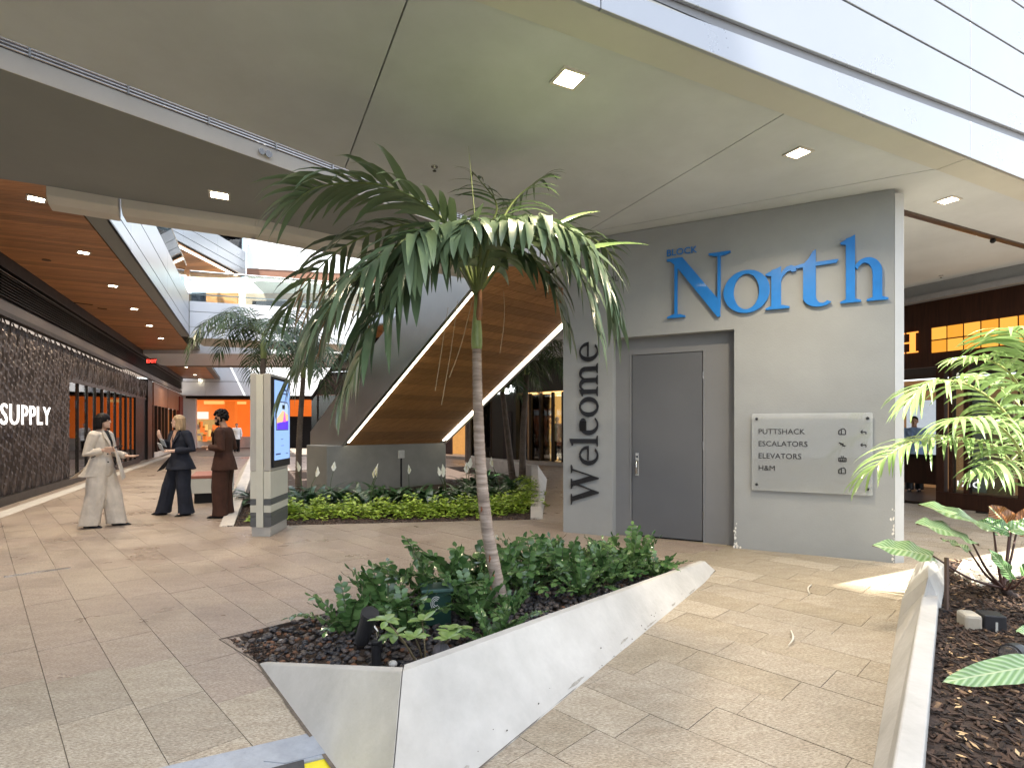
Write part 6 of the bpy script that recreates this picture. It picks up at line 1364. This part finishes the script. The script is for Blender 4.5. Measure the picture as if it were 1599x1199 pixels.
    # shoes
    for sg, k in ((-1, 'L'), (1, 'R')):
        an_ = Vector(pose['an'+k]); ft = Vector(pose.get('ft'+k, (0, 1, 0))).normalized(); s_ = Vector((ft.y, -ft.x, 0)); z0 = an_.z-.085
        def sr(u, hw, h): c = an_+ft*u; return [w((c+s_*(hw*math.cos(a_))+Vector((0, 0, -an_.z+z0+(h*max(0, math.sin(a_)) if math.sin(a_) > 0 else 0))))) for a_ in [2*math.pi*i/12 for i in range(12)]]
        MB().loft([sr(-.065, .022, .04), sr(-.045, .036, .075), sr(.02, .038, .08), sr(.09, .044, .05), sr(.15, .038, .032), sr(.195, .014, .012)]).build('shoe', look.get('shoe_mat', m_black), t, smooth=True)
    # jacket
    J_ = MB(); fl = look.get('flare', .05); hemz = look.get('hem', .76); bk = look.get('back', 0)
    J_.loft([ell((0, -.01, 1.445), .085, .065), ell((0, -.01, 1.425), .15, .085), ell((0, -.01, 1.385), .195, .105), ell((0, 0, 1.28), .19, .135), ell((0, 0, 1.14), .165, .13), ell((0, 0, 1.04), .158, .125), ell((0, -.005, .94), .175+fl*.4, .14+fl*.4), ell((0, -.01-bk*.4, lerp(.94, hemz, .6)), .19+fl*.8, .15+fl*.8), ell((0, -.01-bk, hemz), .195+fl, .155+fl*1.2)])
    for sg, k in ((-1, 'L'), (1, 'R')):
        sh_ = Vector(pose.get('sh'+k, (.18*sg, 0, 1.385))); el_ = Vector(pose['el'+k]); wr_ = Vector(pose['wr'+k]); we = el_.lerp(wr_, look.get('sleeve', .86))
        J_.tube([w(sh_+Vector((-.04*sg, 0, .012))), w(sh_+Vector((0, 0, -.01))), w((sh_+el_)/2), w(el_), w((el_+we)/2), w(we)], [.07*S, .074*S, .066*S, .060*S, .055*S, .050*S], 12)
    mj = look['jacket_mat']; blob('jacket', J_, mj, t, vox, 2)
    # lapels and shirt opening
    ls = MB(); sc_ = look.get('shirt_mat', mj)
    ls.raw([w((-.055, .072, 1.45)), w((.055, .072, 1.45)), w((.035, .148, 1.27)), w((0, .160, 1.13)), w((-.035, .148, 1.27))], [(0, 1, 2, 3, 4)]); ls.build('shirt_front', sc_, t)
    lm = look.get('lapel_mat', mj)
    for sg in (-1, 1):
        l = MB(); P0 = [(.05, .055, 1.465), (.10, .088, 1.40), (.115, .125, 1.33), (.07, .152, 1.25), (.012, .166, 1.12), (.035, .150, 1.27), (.055, .10, 1.40)]
        A = [w((x*sg, y+.006, z)) for x, y, z in P0]; Bq_ = [w((x*sg, y-.008, z)) for x, y, z in P0]; n = len(A)
        l.raw(A+Bq_, [tuple(range(n)), tuple(range(2*n-1, n-1, -1))]+[(i, i+n, (i+1) % n+n, (i+1) % n) for i in range(n)]); l.build('lapel', lm, t)
    for z_ in look.get('buttons', (1.08, .98)): MB().ball(w((look.get('bx', .03), .146 if z_ > 1 else .152, z_)), .011*S, nu=8, nv=6).build('button', m_black, t)
    # hair
    hm_ = look['hair_mat']; Hh = MB(); st_ = look['hair']
    if st_ == 'bob':
        Hh.ball(hpnt(0, -.012, .038), .088*S, .104*S, .094*S, 18, 12, ax)
        for a_ in range(13):
            an = math.pi*(1.02+ .0)+ (a_-6)/6*math.pi*.60; u = Vector((math.sin(an)*.082, math.cos(an)*.088-.015, 0)); Hh.tube([hpnt(u.x*.9, u.y, .07), hpnt(u.x*1.06, u.y, 0), hpnt(u.x*1.1, u.y*1.02, -.07), hpnt(u.x*1.02, u.y, -.115)], [.022*S, .024*S, .024*S, .016*S], 8)
    elif st_ == 'long':
        Hh.ball(hpnt(0, -.018, .04), .082*S, .096*S, .088*S, 18, 12, ax)
        for a_ in range(13):
            an = math.pi+(a_-6)/6*math.pi*.56; u = Vector((math.sin(an)*.076, math.cos(an)*.08-.015, 0)); Hh.tube([hpnt(u.x*.95, u.y, .07), hpnt(u.x*1.05, u.y, 0), hpnt(u.x*1.15, u.y*1.05, -.08), hpnt(u.x*1.25+.01*math.sin(a_), u.y*1.15, -.135-.02*(a_ % 2))], [.019*S, .020*S, .02*S, .008*S], 7)
    elif st_ == 'curly':
        rr3 = random.Random(4)
        for i in range(150):
            u = rr3.uniform(-1, 1); v = rr3.uniform(0, 6.28); q = math.sqrt(1-u*u); a_, b_, c_ = q*math.cos(v)*.083, q*math.sin(v)*.10-.012, u*.098+.045
            if c_ < .0 and b_ > -.02: continue
            if b_ > .05 and c_ < .06: continue
            if c_ < -.03: continue
            Hh.ball(hpnt(a_, b_, c_), rr3.uniform(.015, .026)*S, nu=7, nv=5)
        Hh.ball(hpnt(0, -.02, .045), .076*S, .09*S, .086*S, 14, 10, ax)
    else:
        Hh.ball(hpnt(0, -.015, .035), .08*S, .096*S, .088*S, 14, 10, ax)
    blob('hair', Hh, hm_, t, .006*S if vox < .02 else .012, 1)
    if look.get('beard'):
        Bb = MB(); Bb.ball(hpnt(0, .045, -.075), .05*S, .052*S, .042*S, 12, 8, ax)
        for sg in (-1, 1): Bb.tube([hpnt(.064*sg, .01, .0), hpnt(.062*sg, .02, -.05), hpnt(.035*sg, .06, -.085)], [.014*S, .018*S, .018*S], 8)
        blob('beard', Bb, hm_, t, .006, 1)
    return t, w
m_beige = mat('beige_suit', (.52, .46, .39), .85, var=.16, scale=5, bump=1, bscale=11); m_navy = mat('navy_suit', (.016, .019, .030), .8, var=.3, scale=6, bump=1, bscale=11, spec=.3); m_brn = mat('brown_suit', (.050, .022, .015), .85, var=.25, scale=6, bump=1, bscale=11, spec=.3)
m_hb = mat('black_hair', (.007, .005, .005), .6, var=.3, scale=60, spec=.2); m_hbl = mat('blond_hair', (.36, .24, .13), .55, var=.4, scale=40, stretch=((1, 1, .2), (0, 0, 0))); m_paper = mat('paper_grey', (.42, .45, .48), .6, var=.1)
# woman in the beige suit, seen from her right side
w1p = P(158, 822); 
t, w = person(w1p, (1, .12), 1.68, 'woman in a flowing beige suit gesturing, seen in profile with a black bob', dict(
    look=(0, 1, .04), head=(0, .035, 1.585), elR=(.24, -.06, 1.10), wrR=(.20, .17, 1.165), handR=(-.05, 1, .12), palmR=(-1, 0, .2), curlR=.6,
    elL=(-.24, .04, 1.10), wrL=(-.20, .27, 1.05), handL=(0, 1, .02), palmL=(0, 0, 1), curlL=-.12,
    knR=(.09, -.02, .50), anR=(.10, -.11, .09), knL=(-.09, .10, .50), anL=(-.10, .17, .09), ftR=(.1, 1, 0), ftL=(-.05, 1, 0)),
    dict(jacket_mat=m_beige, trouser_mat=m_beige, hair='bob', hair_mat=m_hb, lapel_mat=m_beige, shirt_mat=m_black, leg=(.115, .118, .12, .125), hem=.76, flare=.05, back=.07, buttons=(1.10, .98), bx=.09), skin=(.52, .34, .25))
MB().loft([[w((-.10, .13, 1.25)), w((-.02, .17, 1.25)), w((-.02, .16, 1.24)), w((-.10, .12, 1.24))], [w((-.14, .20, 1.0)), w((.0, .24, .98)), w((0, .225, .98)), w((-.14, .185, 1.0))], [w((-.16, .26, .74)), w((-.01, .30, .70)), w((-.01, .285, .70)), w((-.16, .245, .74))]]).build('jacket_flap', m_beige, t)
MB().loft([[w((.06, -.12, .95)), w((-.06, -.12, .95)), w((-.06, -.14, .95)), w((.06, -.14, .95))], [w((.10, -.24, .84)), w((-.08, -.24, .84)), w((-.08, -.25, .83)), w((.10, -.25, .83))], [w((.12, -.36, .74)), w((-.10, -.36, .75)), w((-.10, -.365, .74)), w((.12, -.365, .73))]]).build('jacket_tail', m_beige, t)
MB().box(w((.155, .30, 1.20)), (w((0, 1, .3))-w((0, 0, 0))), (w((1, 0, 0))-w((0, 0, 0))), (w((0, -.3, 1))-w((0, 0, 0))), .075, .036, .006).build('held_phone', m_black, label='dark phone in the raised hand of the woman in beige', cat='phone')
MB().loft([[w((.262, .02, 1.06)), w((.262, .08, 1.085)), w((.262, .08, 1.07)), w((.262, .02, 1.045))], [w((.268, .02, 1.06)), w((.268, .08, 1.085)), w((.268, .08, 1.07)), w((.268, .02, 1.045))]]).build('sleeve_mark', m_black, t)
# woman in the navy suit
w2p = P(282, 804)
t, w = person(w2p, (-.42, -.9), 1.68, 'blond woman in a dark navy trouser suit holding papers with legs apart', dict(
    look=(.75, .65, .03), head=(.01, .03, 1.585), elR=(.27, .02, 1.13), wrR=(.21, .20, 1.30), handR=(.1, .3, 1), palmR=(0, 1, -.3), curlR=.4,
    elL=(-.29, -.02, 1.12), wrL=(-.06, .20, 1.10), handL=(1, .25, .08), palmL=(0, .2, 1), curlL=.3,
    knR=(.20, .06, .50), anR=(.31, .10, .09), knL=(-.11, .02, .50), anL=(-.13, -.02, .09), ftR=(1, .45, 0), ftL=(.1, 1, 0)),
    dict(jacket_mat=m_navy, trouser_mat=m_navy, hair='long', hair_mat=m_hbl, shirt_mat=mat('skin_45', (.45, .27, .19), .5), leg=(.105, .102, .105, .115), hem=.78, flare=.06, back=.0, sleeve=.80, buttons=(), ), skin=(.60, .40, .31))
for i, (a, b) in enumerate((((.10, .27, 1.17), (.5, .3, 1)), ((.07, .25, 1.24), (.2, .4, 1)))):
    MB().box(w(a), (w((1, -.2, .2))-w((0, 0, 0))), (w((0, .4, 1))-w((0, 0, 0))), (w((.2, 1, -.4))-w((0, 0, 0))), .085, .06-.0*i, .004).build('paper', m_paper, label=('grey folded papers held low by the woman in navy', 'grey leaflet held upright by the woman in navy')[i], cat='paper')
MB().loft([[w((.16, .09, .98)), w((.22, .0, .98)), w((.21, -.01, .98)), w((.15, .08, .98))], [w((.30, .13, .84)), w((.34, .0, .86)), w((.33, -.01, .86)), w((.29, .12, .84))], [w((.40, .15, .74)), w((.43, .02, .77)), w((.42, .01, .77)), w((.39, .14, .74))]]).build('jacket_flap', m_navy, t)
# man in the brown suit
w3p = P(350, 807)
person(w3p, (-1, -.10), 1.74, 'bearded man in a dark brown suit with curly black hair standing in profile', dict(
    look=(.0, 1, -.04), head=(0, .045, 1.585), elR=(.235, -.07, 1.11), wrR=(.12, .17, 1.10), handR=(-.7, .7, .1), palmR=(0, -.3, 1), curlR=.7,
    elL=(-.235, -.05, 1.11), wrL=(-.12, .19, 1.13), handL=(.7, .7, .05), palmL=(0, -.3, 1), curlL=.7,
    knR=(.09, .03, .50), anR=(.09, -.01, .09), knL=(-.09, .03, .50), anL=(-.09, .02, .09), ftR=(.0, 1, 0), ftL=(-.1, 1, 0)),
    dict(jacket_mat=m_brn, trouser_mat=m_brn, hair='curly', beard=True, hair_mat=m_hb, shirt_mat=m_brn, leg=(.115, .105, .10, .105), hem=.76, flare=.03, buttons=()), skin=(.38, .22, .15))
# far walker and window figures
stand = dict(elR=(.24, .0, 1.12), wrR=(.24, .08, .88), handR=(0, .2, -1), palmR=(-1, 0, 0), elL=(-.24, 0, 1.12), wrL=(-.24, .06, .88), handL=(0, .2, -1), palmL=(1, 0, 0), knR=(.09, .04, .5), anR=(.09, .06, .09), knL=(-.09, 0, .5), anL=(-.09, -.10, .09))
person(P(370, 706), (.6, -1), 1.65, 'distant walker in a loose white shirt and black trousers', stand, dict(jacket_mat=mat('white_shirt', (.75, .75, .75), .8), trouser_mat=m_black, hair='short', hair_mat=m_hb, buttons=(), flare=.04), .022)
m_mq = mat('mannequin_white', (.75, .66, .5), .6)
for px, off, lab, jm in ((838, .45, 'shop mannequin in a dark shirt and grey shorts in the amber window', m_black), (871, .45, 'shop mannequin carrying a dark bag in the rightmost amber window', mat('cloth0', (.7, .68, .62), .8))):
    q = wp(px, .14, off); person(q, (-.72, -.7), 1.72, lab, stand, dict(jacket_mat=jm, trouser_mat=mat('stand_grey', (.3, .3, .3), .6) if px < 850 else m_black, hair='short', hair_mat=m_mq, buttons=(), flare=.02), .022, 'mannequin', 'mannequin', skin=(.74, .64, .5))
sit = dict(stand); sit.update(elR=(.24, .1, 1.1), wrR=(.16, .32, 1.05), handR=(0, 1, 0), palmR=(0, 0, 1))
person(rs_(rp(1424, 0, 1.9).dot(CD), .0, 2.0)+V3(0, 0, .02), (-.6, -.8), 1.7, 'restaurant guest in a pale blue shirt behind the dark timber front', sit, dict(jacket_mat=mat('blue_shirt', (.25, .36, .55), .8), trouser_mat=m_black, hair='short', hair_mat=m_hb, buttons=(), flare=.02), .02)
for o in list(COL.objects):      # fine uneven edges
    if o.name.startswith('tile') and len(o.data.polygons) < 40: pass
